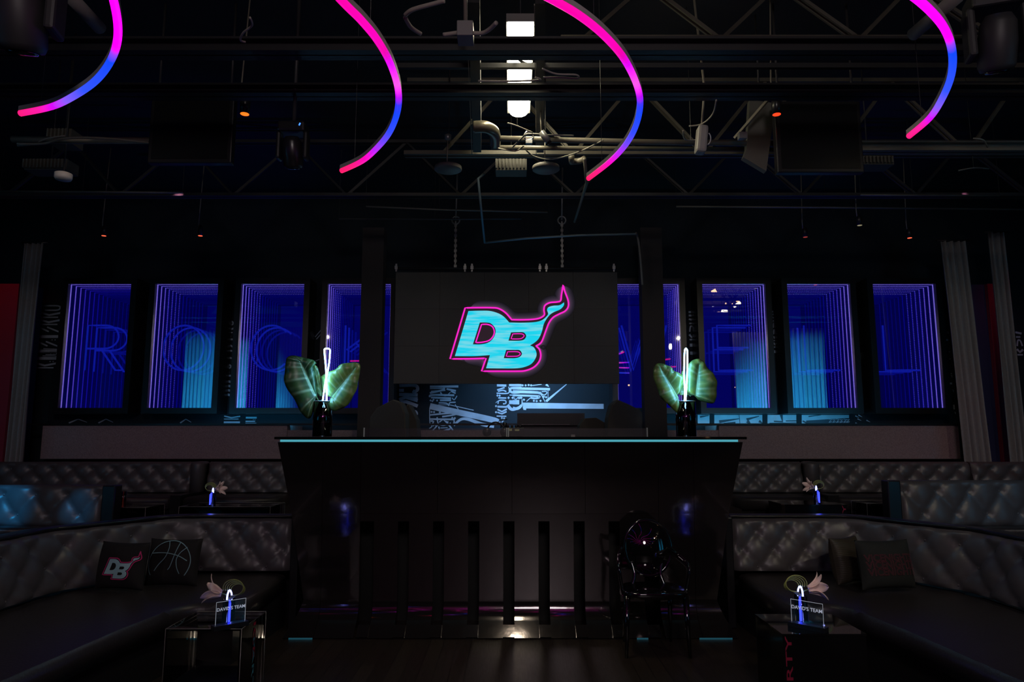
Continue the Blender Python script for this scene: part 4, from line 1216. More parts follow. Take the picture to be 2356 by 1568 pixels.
# near black table on the other side
f0, f1 = Q(1800, 1457, HT), Q(1992, 1457, HT); b0 = Q(1760, 1412, HT)
BT = mat('black_table_lacquer', (.006, .006, .007), .12)
t = thing('cube_table', ((f0.x + f1.x) / 2, f0.y, 0), 'near black cube table with red PARTY lettering down its side, holding a name sign', 'side table')
MB().box((f0.x, f0.y, 0), (f1.x, b0.y, HT - .012)).build('table_body', BT, t)
MB().box((f0.x - .004, f0.y - .004, HT - .012), (f1.x + .004, b0.y + .004, HT)).build('table_top', GLOSSBLK, t)
M = Matrix.Translation((f0.x + .035, f0.y - .002, .24)) @ Matrix.Rotation(-PI / 2, 4, 'Y') @ Matrix.Scale(1, 4)
text_on(t, 'PARTY', .145, M, RED, 'red_lettering')

# second-tier tables
YT = 7.15
for px0, px1, pyt, lab, nm in ((1806, 1948, 1160, 'small black upper-tier cube table with red TY lettering and a lily vase', 'cube_table'),):
    a = P(px0, pyt, YT); c = P(px1, pyt, YT)
    t = thing('cube_table', ((a.x + c.x) / 2, YT, ZP), lab, 'side table')
    MB().box((a.x, YT, ZP), (c.x, YT + .45, a.z - .012)).build('table_body', BT, t)
    MB().box((a.x - .004, YT - .004, a.z - .012), (c.x + .004, YT + .454, a.z)).build('table_top', GLOSSBLK, t)
    text_on(t, 'PARTY', .13, Matrix.Translation((c.x - .03, YT - .006, a.z - .20)) @ Matrix.Rotation(-PI / 2, 4, 'Y'), RED, 'red_lettering')
ZT2 = a.z
a = P(2008, 1160, 7.3); c = P(2056, 1164, 7.3)
acrylic_table(a.x, c.x, 7.42, 7.76, a.z, 'small clear acrylic table between the red lettered table and the cool grey bench', False, ZP)
a = P(412, 1165, YT); c = P(622, 1165, YT)
t = acrylic_table(a.x, c.x, YT, YT + .45, a.z, 'upper-tier clear acrylic table with the white lily vase, behind the basketball cushion', False, ZP)
a = P(258, 1167, YT + .22); c = P(335, 1167, YT + .22)
t = acrylic_table(a.x, c.x, YT + .22, YT + .62, a.z, 'upper-tier clear acrylic table holding the glowing candle glass', False, ZP)
p = P(282, 1167, YT + .32)
t = thing('candle_glass', (p.x, YT + .32, a.z), 'small tumbler glowing orange and blue on a clear table', 'candle holder')
MB().lathe((p.x, YT + .32, a.z + .002), [(.028, 0), (.034, .15), (.031, .15), (.026, .006), (.001, .006)], 20).build('glass', glassy('tumbler_glass', (.95, .8, .7), .12, .1), t)
MB().lathe((p.x, YT + .32, a.z + .008), [(.020, 0), (.026, .09), (.001, .10)], 16).build('candle', mat('candle_glow', (.3, .05, .02), .5, emit=(.9, .12, .05), es=.35), t)
MB().lathe((p.x - .008, YT + .305, a.z + .10), [(.001, 0), (.012, .01), (.001, .035)], 10).build('flame_lamp', BLUEN, t)


def lily_vase(loc, s, label, flip=1, pink=False, grp=None):
    """short clear vase: a neon hoop inside, coiled grass loops and one drooping lily"""
    x, y, z = loc; t = thing('lily_vase', loc, label, 'flower arrangement')
    f = flip
    MB().lathe((x, y, z + .001), [(.040 * s, 0), (.040 * s, .16 * s), (.037 * s, .16 * s), (.037 * s, .01), (.001, .01)], 24).build('vase_glass', GLV, t)
    MB().tube(spline([(x + (.0 + .012 * k) * s * f, y - .01 * k * s, z + zz * s) for k, zz in ((-1, .03), (-1, .17), (-.6, .205), (.1, .215), (.6, .20), (.9, .17), (1, .10))], 5), .0055 * s, 8).build('neon_hoop', BLUEW, t)
    MB().tube(spline([(x - .018 * s * f, y - .03 * s, z + .01), (x - .018 * s * f, y - .03 * s, z + .14 * s)], 3), .008 * s, 8).build('neon_stem', BLUEN, t)
    b = MB()
    for k in range(5):
        r = (.062 - .005 * k) * s; cx = x - (.028 + .006 * k) * s * f; cz = z + (.235 - .004 * k) * s
        pts = [(cx + r * math.cos(a) * 1.1, y + (k - 2) * .006 * s, cz + r * .85 * math.sin(a)) for a in [math.radians((-20 if f > 0 else 200) + f * 300 * j / 22) for j in range(23)]]
        pts.append((x + .01 * s * f, y, z + .14 * s)); b.tube(pts, .0032 * s, 6, r2=.0055 * s)
    b.build('grass_coil', GRASS, t)
    q = Vector((x + .045 * s * f, y - .02 * s, z + .20 * s))
    MB().tube(spline([(x, y, z + .05 * s), (x + .01 * s * f, y, z + .17 * s), tuple(q)], 5), .004 * s, 6).build('lily_stem', STEM, t)
    ax = Vector((f * .9, -.25, .25)).normalized(); e1 = ax.cross(Vector((0, 1, 0))).normalized(); e2 = ax.cross(e1)
    for k in range(6):
        an = 2 * PI * k / 6 + .3; d = e1 * math.cos(an) + e2 * math.sin(an); side = ax.cross(d)
        L = (.135 + .02 * math.sin(k * 2.1)) * s; rows = []
        for i in range(11):
            u = i / 10; wd = .030 * s * math.sin(PI * min(1, u * .9 + .08)) ** .8
            open_ = .010 + .065 * u ** 1.6 + (.02 if k % 2 else 0) * u ** 3
            cc = q + ax * (L * (u - .25 * u ** 3)) + d * open_ * s
            rows.append([tuple(cc + side * wd * v + d * (.012 * s * v * v)) for v in (-1, -.5, 0, .5, 1)])
        b = MB(); b.grid(rows, True); o = b.build('lily_petal', PETAL, t, flip=False)
        so = o.modifiers.new('thick', 'SOLIDIFY'); so.thickness = .001
    return t


p = Q(520, 1437, HT); lily_vase((p.x, p.y + .03, HT), .95, 'coiled grass and lily vase with blue neon on the near clear acrylic table', -1)
p = Q(1848, 1430, HT); lily_vase((p.x, p.y + .02, HT), 1.0, 'coiled grass and lily vase with blue neon on the near black cube table', 1)
p = P(488, 1165, YT + .12); lily_vase((p.x, YT + .12, P(412, 1165, YT).z), .80, 'lily vase with blue neon on the upper-tier clear table', 1)
p = P(1880, 1160, YT + .12); lily_vase((p.x, YT + .12, ZT2), .80, 'lily vase with blue neon on the upper-tier black table', -1)
for px, py, z in ((520, 1400, HT), (1848, 1395, HT)):
    d = bpy.data.lights.new('neon_glow', 'POINT'); d.energy = .25; d.color = (.2, .2, 1); d.shadow_soft_size = .03


def name_sign(pl, pr, ptop, pbot, z, label):
    """engraved acrylic plate standing in a black base"""
    a = Q(pl[0], pbot[0], z + .03); c = Q(pr[0], pbot[1], z + .03); a.z = c.z = z
    d = (c - a); L = d.length; ang = math.atan2(d.y, d.x); mid = (a + c) / 2
    t = thing('name_sign', mid, label, 'sign')
    M = Matrix.Translation(mid) @ Matrix.Rotation(ang, 4, 'Z')
    hgt = .135
    MB().cbox((0, 0, 0), (L + .03, .06, .028), M=M @ Matrix.Translation((0, 0, .015))).build('sign_base', SATIN, t)
    MB().cbox((0, 0, 0), (L, .006, hgt), M=M @ Matrix.Translation((0, 0, .029 + hgt / 2))).build('sign_plate', glassy('sign_acrylic', (.88, .90, .93), .05, .05), t)
    b = MB(); q = [M @ Vector(v) for v in ((-L / 2, -.003, .03), (-L / 2, -.003, .03 + hgt), (L / 2, -.003, .03 + hgt), (L / 2, -.003, .03))]
    b.tube(q, .0013, 6); b.build('lit_edge', mat('sign_lit_edge', (.3, .32, .35), .3, emit=(.36, .40, .46), es=.8), t)
    v, f = text_faces("DAVID'S TEAM", L * .15, 0, .014)
    MB().add([tuple(M @ Vector((x, -.0045, y + .03 + hgt * .66))) for x, y, _ in v], f).build('sign_lettering', mat('frosted_lettering', (.4, .4, .45), .6, emit=(.26, .29, .36), es=.9), t, flip=False)
    return t


name_sign((495,), (563,), 0, (1438, 1426), HT, 'small clear name sign with frosted capitals on the near clear acrylic table')
name_sign((1822,), (1896,), 0, (1428, 1442), HT, 'small clear name sign with frosted capitals on the near black cube table')

# pale plates on the step front beside the desk
for px, lab in ((674, 'small pale plate on the tier front near the basketball cushion banquette'), (1646, 'small pale plate on the tier front by the striped cushion banquette')):
    a = P(px, 1270, 6.75); c = P(px + 21, 1256, 6.75)
    t = thing('wall_plate', (a.x, 6.75, 0), lab, 'plate')
    a.z = min(a.z, .44); c.z = a.z + .05
    MB().box((a.x, 6.745, a.z - .06), (c.x, 6.762, a.z - .0)).build('plate', mat('plate_grey', (.22, .24, .27), .6), t)
    MB().box((a.x, 6.741, a.z - .045), (c.x, 6.745, a.z - .035)).build('printed_line', PAPER, t); MB().box((a.x, 6.741, a.z - .022), (c.x, 6.745, a.z - .012)).build('printed_line', PAPER, t)

# ================================================================== GHOST-STYLE ARMCHAIR
cx = (1512 - 1178) / F * 5.3; YF = 5.55; YK = 5.92
cx = 1.10
ch = thing('armchair', (cx, YF, 0), 'glossy black armchair with an oval back standing before the slotted desk', 'chair')
ZS = .465
b = MB()
seat = []
for a in range(24):
    an = 2 * PI * a / 24; u = math.copysign(abs(math.cos(an)) ** .5, math.cos(an)); v = math.copysign(abs(math.sin(an)) ** .5, math.sin(an))
    wdt = .255 if v < 0 else .255 - .045 * v
    seat.append((cx + u * wdt, (YF + YK) / 2 + v * .225))
b = slab(seat, ZS - .035, ZS + .012, .014); b.build('seat', GLOSSBLK, ch)
for sx in (-1, 1):
    MB().tube([(cx + sx * .225, YF + .03, ZS - .02), (cx + sx * .23, YF + .015, .2), (cx + sx * .240, YF + .01, 0)], .024, 12, taper=[1.1, .8, .55]).build('leg', GLOSSBLK, ch)
    MB().tube([(cx + sx * .175, YK - .02, ZS - .02), (cx + sx * .18, YK + .03, .2), (cx + sx * .19, YK + .07, 0)], .02, 12, taper=[1.1, .85, .6]).build('leg', GLOSSBLK, ch)
    pts = spline([(cx + sx * .195, YK + .035, ZS + .27), (cx + sx * .24, YK - .06, ZS + .225), (cx + sx * .268, YF + .14, ZS + .19), (cx + sx * .268, YF + .09, ZS + .15), (cx + sx * .250, YF + .10, ZS + .03), (cx + sx * .24, YF + .09, ZS)], 7)
    MB().tube(pts, .014, 12, r2=.026).build('armrest', GLOSSBLK, ch)
BC = Vector((cx + .02, YK + .055, ZS + .275)); rx, rz_ = .19, .215
b = MB(); rows = []
for k in range(13):
    r = k / 12; rows.append([tuple(BC + Vector((rx * r * math.cos(a), .058 * (r * r - 1) + .0 + (r * rz_ * math.sin(a)) * .16, rz_ * r * math.sin(a)))) for a in [2 * PI * j / 48 for j in range(48)]])
b.grid(rows, True, True)
b.grid([[(p[0], p[1] + .018, p[2]) for p in r_] for r_ in rows], True, True)
b.build('back_medallion', GLOSSBLK, ch)
MB().tube([tuple(BC + Vector((rx * math.cos(a), rz_ * math.sin(a) * .16 + .008, rz_ * math.sin(a)))) for a in [2 * PI * j / 48 for j in range(48)]], .016, 12, closed=True).build('back_frame', GLOSSBLK, ch)
for sx in (-1, 1): MB().tube(spline([(cx + sx * .13, YK - .03, ZS), (cx + sx * .105, YK - .0, ZS + .08), (cx + sx * .125, YK + .03, ZS + .17)], 5), .015, 10).build('back_support', GLOSSBLK, ch)

# ================================================================== CURTAINS
def curtain(x0, x1, y, z0, z1, folds, m, label, cat='curtain', gather=None, top_dx=0.0, group=None):
    t = thing('curtain', ((x0 + x1) / 2, y, z0), label, cat, group)
    n = folds * 10; rows = []
    for k in range(15):
        v = k / 14; row = []
        for i in range(n + 1):
            u = i / n; x = x0 + (x1 - x0) * u + top_dx * v
            if gather: x = (x0 + x1) / 2 + (x - (x0 + x1) / 2) * (1 - gather * math.sin(PI * v * .9))
            row.append((x + .01 * math.sin(3 * v + 9 * u), y + .045 * math.sin(2 * PI * folds * u + .6 * math.sin(5 * v + u * 7)) * (1 - .35 * v), z0 + (z1 - z0) * v))
        rows.append(row)
    o = MB().grid(rows, True).build('drape', m, t, flip=False)
    so = o.modifiers.new('thick', 'SOLIDIFY'); so.thickness = .004
    MB().tube([(min(x0, x1) - .05 + top_dx, y, z1 + .01), (max(x0, x1) + .05 + top_dx, y, z1 + .01)], .014, 8).build('curtain_rod', SATIN, t)
    return t


YC = 8.55
a = P(48, 1054, YC); c = P(104, 560, YC); a2 = P(84, 1054, YC)
curtain(a.x - .22, a2.x - .17, YC, ZP, c.z, 4, CLOTH, 'grey curtain at the far end of the back row beside the letter R mirror', top_dx=.03)
a = P(2225, 1054, YC); a2 = P(2262, 1054, YC); c = P(2178, 555, YC)
curtain(a.x + .0, a2.x + .12, YC, ZP, c.z, 4, CLOTH, 'wide pale grey curtain gathered beside the outermost blue mirror', top_dx=-.10)
a = P(2310, 1054, YC); a2 = P(2345, 1054, YC)
curtain(a.x + .16, a2.x + .18, YC + .1, ZP, P(2300, 530, YC).z, 3, CLOTH, 'narrow grey curtain strip beyond the dull red panel', top_dx=-.03)
for k, (x0, x1) in enumerate(((-8.25, -7.35), (-6.95, -6.62), (-5.9, -5.25), (5.55, 6.4), (6.85, 7.9))):
    curtain(x0, x1, 1.0, 0.01, 4.35 - .1 * (k % 2), 9 if x1 - x0 > .5 else 4, CLOTHB, 'silver drape lit cyan behind the camera, seen only mirrored', group='silver drapes behind the camera', gather=.06)
# ================================================================== PINWHEEL OF LED ARCS
HUB = (0.0166, 0.5055); ZR = 3.4
tail = [(1.95, .29), (1.65, .44), (1.3, .55), (.95, .56), (.6, .46), (.3, .27)]
shape = [(4.15, 0), (3.95, -.115), (3.73, -.185), (3.47, -.238), (3.2, -.252), (2.95, -.228), (2.70, -.162), (2.51, -.083), (2.37, .0), (2.25, .088)] + tail
shape3 = [(4.16, 0), (3.88, -.14), (3.63, -.23), (3.37, -.28), (3.1, -.29), (2.88, -.26), (2.63, -.19), (2.43, -.10), (2.27, .0), (2.14, .11)] + tail
SH = [(p.x, p.y) for p in spline([(a, b, 0) for a, b in shape], 6)]
S3 = [(p.x, p.y) for p in spline([(a, b, 0) for a, b in shape3], 6)]
KEYC = [(4.2, (1.0, .01, .10)), (4.02, (1.0, .01, .20)), (3.88, (.95, .0, .45)), (3.74, (.50, .01, .85)), (3.60, (.16, .05, 1.0)), (3.45, (.03, .06, 1.0)), (3.2, (.005, .055, 1.0)), (3.08, (.03, .03, 1.0)), (3.0, (.45, .0, 1.0)), (2.93, (.9, .02, .9)), (2.86, (1.0, .10, .72)), (2.78, (.95, .03, .8)), (2.68, (.7, .0, .9)), (2.58, (.75, .0, .35)), (2.45, (1.0, .0, .45)), (2.2, (1.0, .0, .35)), (1.5, (1.0, .0, .6))]


def keycol(r, keys):
    for (r1_, c1_), (r0_, c0_) in zip(keys[:-1], keys[1:]):
        if r0_ <= r <= r1_: t = (r - r0_) / (r1_ - r0_); return tuple(c0_[i] + (c1_[i] - c0_[i]) * t for i in range(3))
    return keys[-1][1] if r < keys[-1][0] else keys[0][1]


RINGM = mat('rgb_led_diffuser', (.02, .02, .02), .4, vcol=True, es=1.15)
KEYM = [(4.2, (1.0, .01, .12)), (4.02, (1.0, .01, .35)), (3.92, (.6, .0, .9)), (3.80, (.22, .10, 1.0)), (3.62, (.03, .08, 1.0)), (3.2, (.005, .06, 1.0)), (3.12, (.3, .05, 1.0)), (3.08, (.9, .0, .95)), (1.5, (1.0, .0, .75))]


def arc_light(ang, label, keys=KEYC, fit=None):
    sh = fit or SH
    ca, sa = math.cos(ang), math.sin(ang)
    pts = [(HUB[0] + x * ca - y * sa, HUB[1] + x * sa + y * ca) for x, y in sh]
    t = thing('led_arc_light', (pts[0][0], pts[0][1], ZR), label, 'arc light', 'curved LED arcs of the ceiling pinwheel')
    rows = [[] for _ in range(10)]; ch_ = [[] for _ in range(4)]; n = len(pts); radii = []
    for i, p in enumerate(pts):
        q0 = pts[max(i - 1, 0)]; q1 = pts[min(i + 1, n - 1)]; dx, dy = q1[0] - q0[0], q1[1] - q0[1]; d = math.hypot(dx, dy); nx, ny = -dy / d, dx / d
        radii.append(math.hypot(sh[i][0], sh[i][1]))
        for k in range(10):
            a = 2 * PI * k / 10; rows[k].append((p[0] + nx * .017 * math.cos(a), p[1] + ny * .017 * math.cos(a), ZR + .017 * math.sin(a)))
        for k, (u, v) in enumerate(((-.015, .010), (.015, .010), (.015, .036), (-.015, .036))): ch_[k].append((p[0] + nx * u, p[1] + ny * u, ZR + v))
    rows.append(rows[0]); ch_.append(ch_[0])
    b = MB(); b.grid(rows, True); o = b.build('led_diffuser', RINGM, t)
    ca_ = o.data.color_attributes.new('Col', 'FLOAT_COLOR', 'POINT')
    for i in range(len(o.data.vertices)): ca_.data[i].color = (*keycol(radii[i % n], keys), 1)
    b = MB(); b.grid(ch_, False); b.add([ch_[k][0] for k in range(4)], [(0, 1, 2, 3)]); b.add([ch_[k][-1] for k in range(4)], [(3, 2, 1, 0)]); b.build('channel', ALU, t)
    for i in (4, n // 2, n - 4):
        p = pts[i]; MB().tube([(p[0], p[1], ZR + .05), (p[0], p[1], 5.05)], .0018, 5).build('suspension_wire', DKSTEEL, t)
    return t


arc_light(math.radians(130.7), 'LED arc whose pink tip and grey channel end above the white sensor puck', KEYM)
arc_light(math.radians(106.1), 'pink to blue LED arc ending in a red tip near the small black moving head')
arc_light(math.radians(83.0), 'pink to blue LED arc curving round beside the bright ceiling lamp', KEYC, S3)
arc_light(math.radians(56.0), 'pink to blue LED arc ending above the steel beam beside the magenta-lit moving head', KEYM)
for k in range(1, 11): arc_light(math.radians(130.7 + 25.94 * k), 'one of the LED arcs of the pinwheel above and behind the camera, seen mirrored')

# ================================================================== CEILING: LAMP
zl = 4.35
a = Q(1170, 272, zl); c = Q(1170, 66, zl); xa, xb = Q(1169, 130, zl).x, Q(1224, 130, zl).x
lamp = thing('wraparound_lamp', ((xa + xb) / 2, a.y, zl), 'bright warm white wraparound tube lamp between the ceiling beams', 'ceiling lamp')
b = MB(); y0, y1 = c.y, a.y; xm = (xa + xb) / 2; hw = (xb - xa) / 2
rows = []
for k in range(9):
    an = PI * k / 8; rows.append([(xm - hw * math.cos(an), y, zl + .05 - .05 * math.sin(an)) for y in (y0, y1 - .05, y1)])
    rows[-1][2] = (xm - hw * .86 * math.cos(an), y1, zl + .05 - .04 * math.sin(an))
b.grid(rows, True)
b.add([r[2] for r in rows], [tuple(range(9))]); b.add([r[0] for r in rows], [tuple(range(8, -1, -1))])
b.build('diffuser', mat('lamp_diffuser', (.8, .8, .75), .4, emit=(1.0, .90, .64), es=30.0), lamp)
MB().box((xa - .01, y0, zl + .05), (xb + .01, y1 + .01, zl + .11)).build('housing', mat('lamp_housing', (.3, .3, .28), .5), lamp)
for yy in (y0 + .1, y1 - .1): MB().tube([(xm, yy, zl + .1), (xm, yy, 5.05)], .004, 6).build('hanger', DKSTEEL, lamp)
MB().tube(spline([(xa + .04, Q(1180, 115, zl - .2).y, zl - .12), (xa + .04, Q(1180, 135, zl - .15).y, zl - .10), (xb - .02, Q(1215, 149, zl - .1).y, zl - .1), (xb + .3, Q(1215, 150, zl - .1).y, zl - .1)], 6), .010, 8).build('supply_cable', BLACK, lamp)

# ------------------------------------------------------------------ beams and open web trusses


def beam(y, z0, z1, x0, x1, label, m=DKSTEEL, dep=.12):
    t = thing('ceiling_beam', ((x0 + x1) / 2, y, z0), label, 'beam')
    MB().box((x0, y, z0), (x1, y + dep, z0 + .015)).build('lower_flange', m, t); MB().box((x0, y, z1 - .015), (x1, y + dep, z1)).build('upper_flange', m, t)
    MB().box((x0, y + dep / 2 - .006, z0), (x1, y + dep / 2 + .006, z1)).build('web', m, t)
    return t


DKB = mat('black_beam_paint', (.012, .012, .013), .5)
Z1 = 4.0
for py0, py1, lab in ((115, 83, 'black beam crossing below the ceiling lamp, nearest to the camera'), (213, 190, 'black beam crossing under the middle of the bright ceiling lamp')):
    p = Q(1178, py0, Z1); q = P(1178, py1, p.y); beam(p.y, Z1, q.z, -8.5, 8.5, lab, DKB)
p = Q(1178, 155, 4.18); t = thing('unistrut_rail', (0, p.y, 4.18), 'thin dark strut rail crossing the lit ceiling lamp', 'rail'); MB().box((-.85, p.y, 4.18), (6.5, p.y + .03, 4.215)).build('strut', DKB, t)
p = Q(2200, 345, 3.9); beam(p.y, 3.9, 3.98, 2.6, 9.0, 'long steel beam catching warm light beyond the last LED arc', STEEL, .10)


def truss(y, zb_, zt, x0, x1, bay, label, m, lean=0.0, ph=0.0):
    t = thing('roof_truss', ((x0 + x1) / 2, y, zb_), label, 'truss', 'open web roof trusses')
    for k in (-1, 1):
        MB().bar((x0, y + k * .03, zb_), (x1, y + k * .03, zb_), .035, .035).build('bottom_chord', m, t)
        MB().bar((x0, y + k * .03 + lean, zt), (x1, y + k * .03 + lean, zt), .035, .035).build('top_chord', m, t)
    x = x0 + ph; up = True
    while x + bay < x1:
        a = (x, y + (0 if up else lean), zb_ if up else zt); c = (x + bay, y + (lean if up else 0), zt if up else zb_)
        b = MB()
        if up: b.bar(a, c, .028)
        else:
            for k in (-1, 1): b.bar((a[0], a[1] + k * .022, a[2]), (c[0], c[1] + k * .022, c[2]), .022)
        b.build('web_bar', m, t)
        x += bay; up = not up
    return t


truss(3.62, 4.45, 5.0, -8, 8, .42, 'roof truss nearest the camera, above the first black beam', TRUSSM, .1, .1)
truss(4.75, 4.48, 5.0, .35, 8, .5, 'roof truss just behind the middle black beam, webs lit by the lamp', TRUSSM, .12, .15)
truss(5.95, 4.12, 4.85, -.95, 8, .58, 'roof truss beyond the end of the ceiling lamp, over the pipes', TRUSSM, .1, .33)
truss(7.4, 4.25, 4.9, -8, 8, .62, 'roof truss furthest back, above the blue mirrors', DKSTEEL, .1)
# long members running to the back wall, either side of the lamp
for px, w_, lab in ((1090, .07, 'dark steel member running along the lamp on the side of the hanging junction box'), (1243, .06, 'dark steel member running along the lamp on the side of the lit truss webs')):
    a = Q(px, 0, 4.25); c = Q(px - (0 if px > 1200 else -8), 345, 4.1)
    t = thing('steel_member', tuple(a), lab, 'steel member'); b = MB(); up = Vector((0, 0, .22 if px < 1200 else 0)); b.bar(a + up, c + up, w_, .5 if px < 1200 else .05); b.build('angle_bar', DKB, t)  # bar on the junction box side deepened to block lamp light
    b = MB(); b.bar(a + Vector((-.045 if px < 1200 else -.035, 0, -.03)), c + Vector((-.045 if px < 1200 else -.035, 0, -.03)), .006, .012); b.build('bright_edge_rod', STEEL, t)

# ------------------------------------------------------------------ pipes, conduits, cables


HANG = set()


def pipe(pix, z, r, label, m=STEEL, name='pipe', cat='pipe', sm=False, n=5):
    pts = [Q(px, py, z if not isinstance(z, (list, tuple)) else z[i]) for i, (px, py) in enumerate(pix)]
    if sm: pts = spline(pts, n)
    MBo = MB().tube(pts, r, 10).build(name, m, None, org=pts[0]); tag(MBo, label, cat)
    for k in ([len(pts) // 2] if label in HANG else [0, len(pts) // 2, len(pts) - 1] if name == 'rail' else []):
        if pts[k].z < 4.9: MB().tube([pts[k], (pts[k].x, pts[k].y, 5.05)], .003, 5).build('hanger_wire', DKB, MBo)
    return MBo


pipe([(1135, 318), (1450, 326), (1900, 332)], 3.95, .022, 'warm-lit steel pipe running under the end of the ceiling lamp')
pipe([(1130, 339), (1330, 341), (1900, 345)], 3.95, .018, 'second warm-lit steel pipe just below the first, under the ceiling lamp')
pipe([(28, 320), (160, 323), (345, 323)], 3.95, .026, 'warm-lit pipe left of the dark hanging screen'.replace('left of', 'ending behind'))
pipe([(40, 331), (100, 330), (150, 318), (240, 318), (345, 328)], 3.92, .010, 'thin bent conduit running just under the warm-lit pipe by the dark screen', sm=True, name='conduit', cat='conduit')
pipe([(1113, 400), (1100, 410), (1106, 470), (1115, 558)], [4.3, 4.2, 4.0, 3.9], .012, 'thin vertical drop conduit faintly lit blue above the screen', mat('blue_grey_conduit', (.16, .22, .26), .5), 'conduit', 'conduit')
pipe([(1115, 558), (1210, 548), (1330, 541), (1462, 538)], 3.9, .012, 'slightly sagging horizontal conduit above the LED screen', mat('blue_grey_conduit', (.16, .22, .26), .5), 'conduit', 'conduit')
a = P(1466, 540, 8.4); c = P(1478, 655, 8.4)
a0 = Q(1462, 538, 3.9)
tag(MB().tube(spline([a0, a, P(1472, 580, 8.4), c], 5), .014, 8).build('cable', mat('grey_cable', (.2, .2, .2), .6), None, org=a0), 'grey cable dropping behind the post beside the screen on the chair side', 'cable')
for (pix, lab) in (([(842, 475), (1010, 482), (1260, 488)], 'thin rail running above the conduit over the screen'), ([(780, 503), (1000, 504), (1200, 503)], 'thin rail below the first one over the screen'),
                   ([(1556, 475), (1900, 477), (2356, 482)], 'thin rail running over the blue mirrors toward the pale curtain'), ([(0, 440), (190, 441), (420, 443)], 'thin rail over the letter R mirror'), ([(1980, 448), (2100, 449), (2300, 450)], 'short brighter rail above the outermost mirror')):
    pipe(pix, 4.2, .010, lab, mat('dim_rail', (.12, .12, .11), .5), 'rail', 'rail')
pipe([(1345, 365), (1348, 400), (1350, 420), (1335, 470), (1322, 510)], [3.9, 3.85, 3.8, 3.95, 4.1], .014, 'drop pipe with a long thin tail near the tip of the central LED arc', STEEL, 'drop_pipe')
pipe([(1315, 360), (1315, 372), (1335, 370), (1345, 365)], 3.95, .026, 'short fat elbow pipe fitting beside the drop pipe', STEEL, 'elbow_pipe')
pipe([(1090, 292), (1118, 292), (1137, 305), (1139, 330)], 3.95, .045, 'curved fat duct pipe below the ceiling lamp', mat('brass_pipe', (.2, .18, .13), .35, .6), 'curved_pipe', 'pipe', True)
cabs = [([(1168, 283), (1190, 290), (1225, 305)], 'thin cable from the lamp down to the clamp'), ([(1140, 340), (1185, 347), (1205, 335)], 'short pale cable looping to the clamp under the lamp'),
        ([(1210, 345), (1230, 360), (1270, 366), (1330, 350), (1388, 322)], 'long sagging pale cable beside the tip of the central arc'),
        ([(1248, 158), (1280, 170), (1325, 172), (1328, 180), (1290, 178), (1250, 178)], 'wire bundle hooked at the beam beside the lamp'),
        ([(1100, 186), (1160, 187), (1240, 184), (1232, 178)], 'thin wire lying along the middle black beam under the lamp'),
        ([(1180, 338), (1200, 318), (1215, 308), (1260, 310), (1320, 312)], 'cable bundle on the warm pipes'),
        ([(932, 35), (950, 22), (1000, 8), (1022, 2)], 'ribbed grey conduit hose curling above the junction box'), ([(932, 40), (945, 62), (968, 78)], 'end of the ribbed hose hanging toward the black beam'),
        ([(1020, 80), (1048, 76), (1060, 74)], 'short grey flex leaving one side of the junction box'), ([(1088, 76), (1110, 76), (1128, 66), (1142, 52)], 'grey flex rising from the junction box to the steel member'),
        ([(575, 40), (580, 58), (560, 75), (553, 92), (565, 97)], 'loose hooked cable end by the dark hanging screen'),
        ([(1648, 230), (1640, 262), (1615, 285), (1585, 290)], 'looped white cable at the small white projector'), ([(1572, 300), (1576, 320), (1600, 322), (1618, 318)], 'white cable loop round the small projector body'),
        ([(2240, 318), (2262, 322), (2272, 338)], 'small pale loop cable above the steel beam'), ([(2205, 392), (2240, 386), (2275, 388)], 'pale cable resting below the steel beam'),
        ([(40, 335), (75, 332), (110, 318), (150, 312)], 'cable curling at the bare pipe end near the first LED arc tip')]
HANG |= {cabs[k][1] for k in (0, 12, 14)}
for pix, lab in cabs: pipe(pix, 3.93, .006 if 'ribbed' not in lab and 'flex' not in lab else .012, lab, mat('pale_cable', (.36, .34, .28), .6), 'cable', 'cable', True)

# junction box, clamps, access points
p = Q(1048, 60, 3.9); q = Q(1088, 80, 3.9)
t = thing('junction_box', ((p.x + q.x) / 2, q.y, 3.9), 'grey junction box hanging on a rod above the black beam', 'junction box')
MB().box((p.x, q.y, 3.9), (q.x, q.y + .12, 3.99)).build('box', mat('grey_box', (.22, .22, .21), .5), t, bevel=.004)
MB().tube([((p.x + q.x) / 2, q.y + .06, 3.99), ((p.x + q.x) / 2 - .02, q.y + .02, 5.05)], .012, 8).build('rod', STEEL, t)
for px, lab in ((1031, 'flat grey access point disc hanging on a rod, one further from the lamp'), (1256, 'flat tilted grey access point disc hanging on a rod below the lamp')):
    p = P(px, 392, 5.8)
    t = thing('access_point', tuple(p), lab, 'access point')
    MB().lathe((p.x, 5.8, p.z), [(.001, 0), (.11, .002), (.118, .008), (.116, .034), (.10, .040), (.001, .042)], 28).build('disc', mat('grey_plastic', (.2, .19, .17), .5), t)
    MB().tube([(p.x - .01, 5.8, p.z + .06), (p.x - .005, 5.8, p.z + .30), (p.x, 5.83, p.z + .34)], .005, 6).build('rod', STEEL, t)
    MB().lathe((p.x - .005, 5.8, p.z + .27), [(.001, 0), (.028, .01), (.03, .05), (.001, .06)], 12).build('rod_clamp', mat('clamp_metal', (.35, .35, .36), .4, .7), t)
    MB().tube([(p.x, 5.83, p.z + .32), (p.x, 5.83, 5.05)], .006, 6).build('upper_rod', DKSTEEL, t)
p = Q(1217, 312, 3.95)
t = thing('pipe_clamp', tuple(p), 'bright metal half-coupler clamp on the warm pipes below the lamp', 'clamp')
MB().tube([tuple(p + Vector((.035 * math.cos(a), 0, .035 * math.sin(a)))) for a in [2 * PI * j / 16 for j in range(16)]], .009, 8, closed=True).build('clamp_ring', CHROME, t)
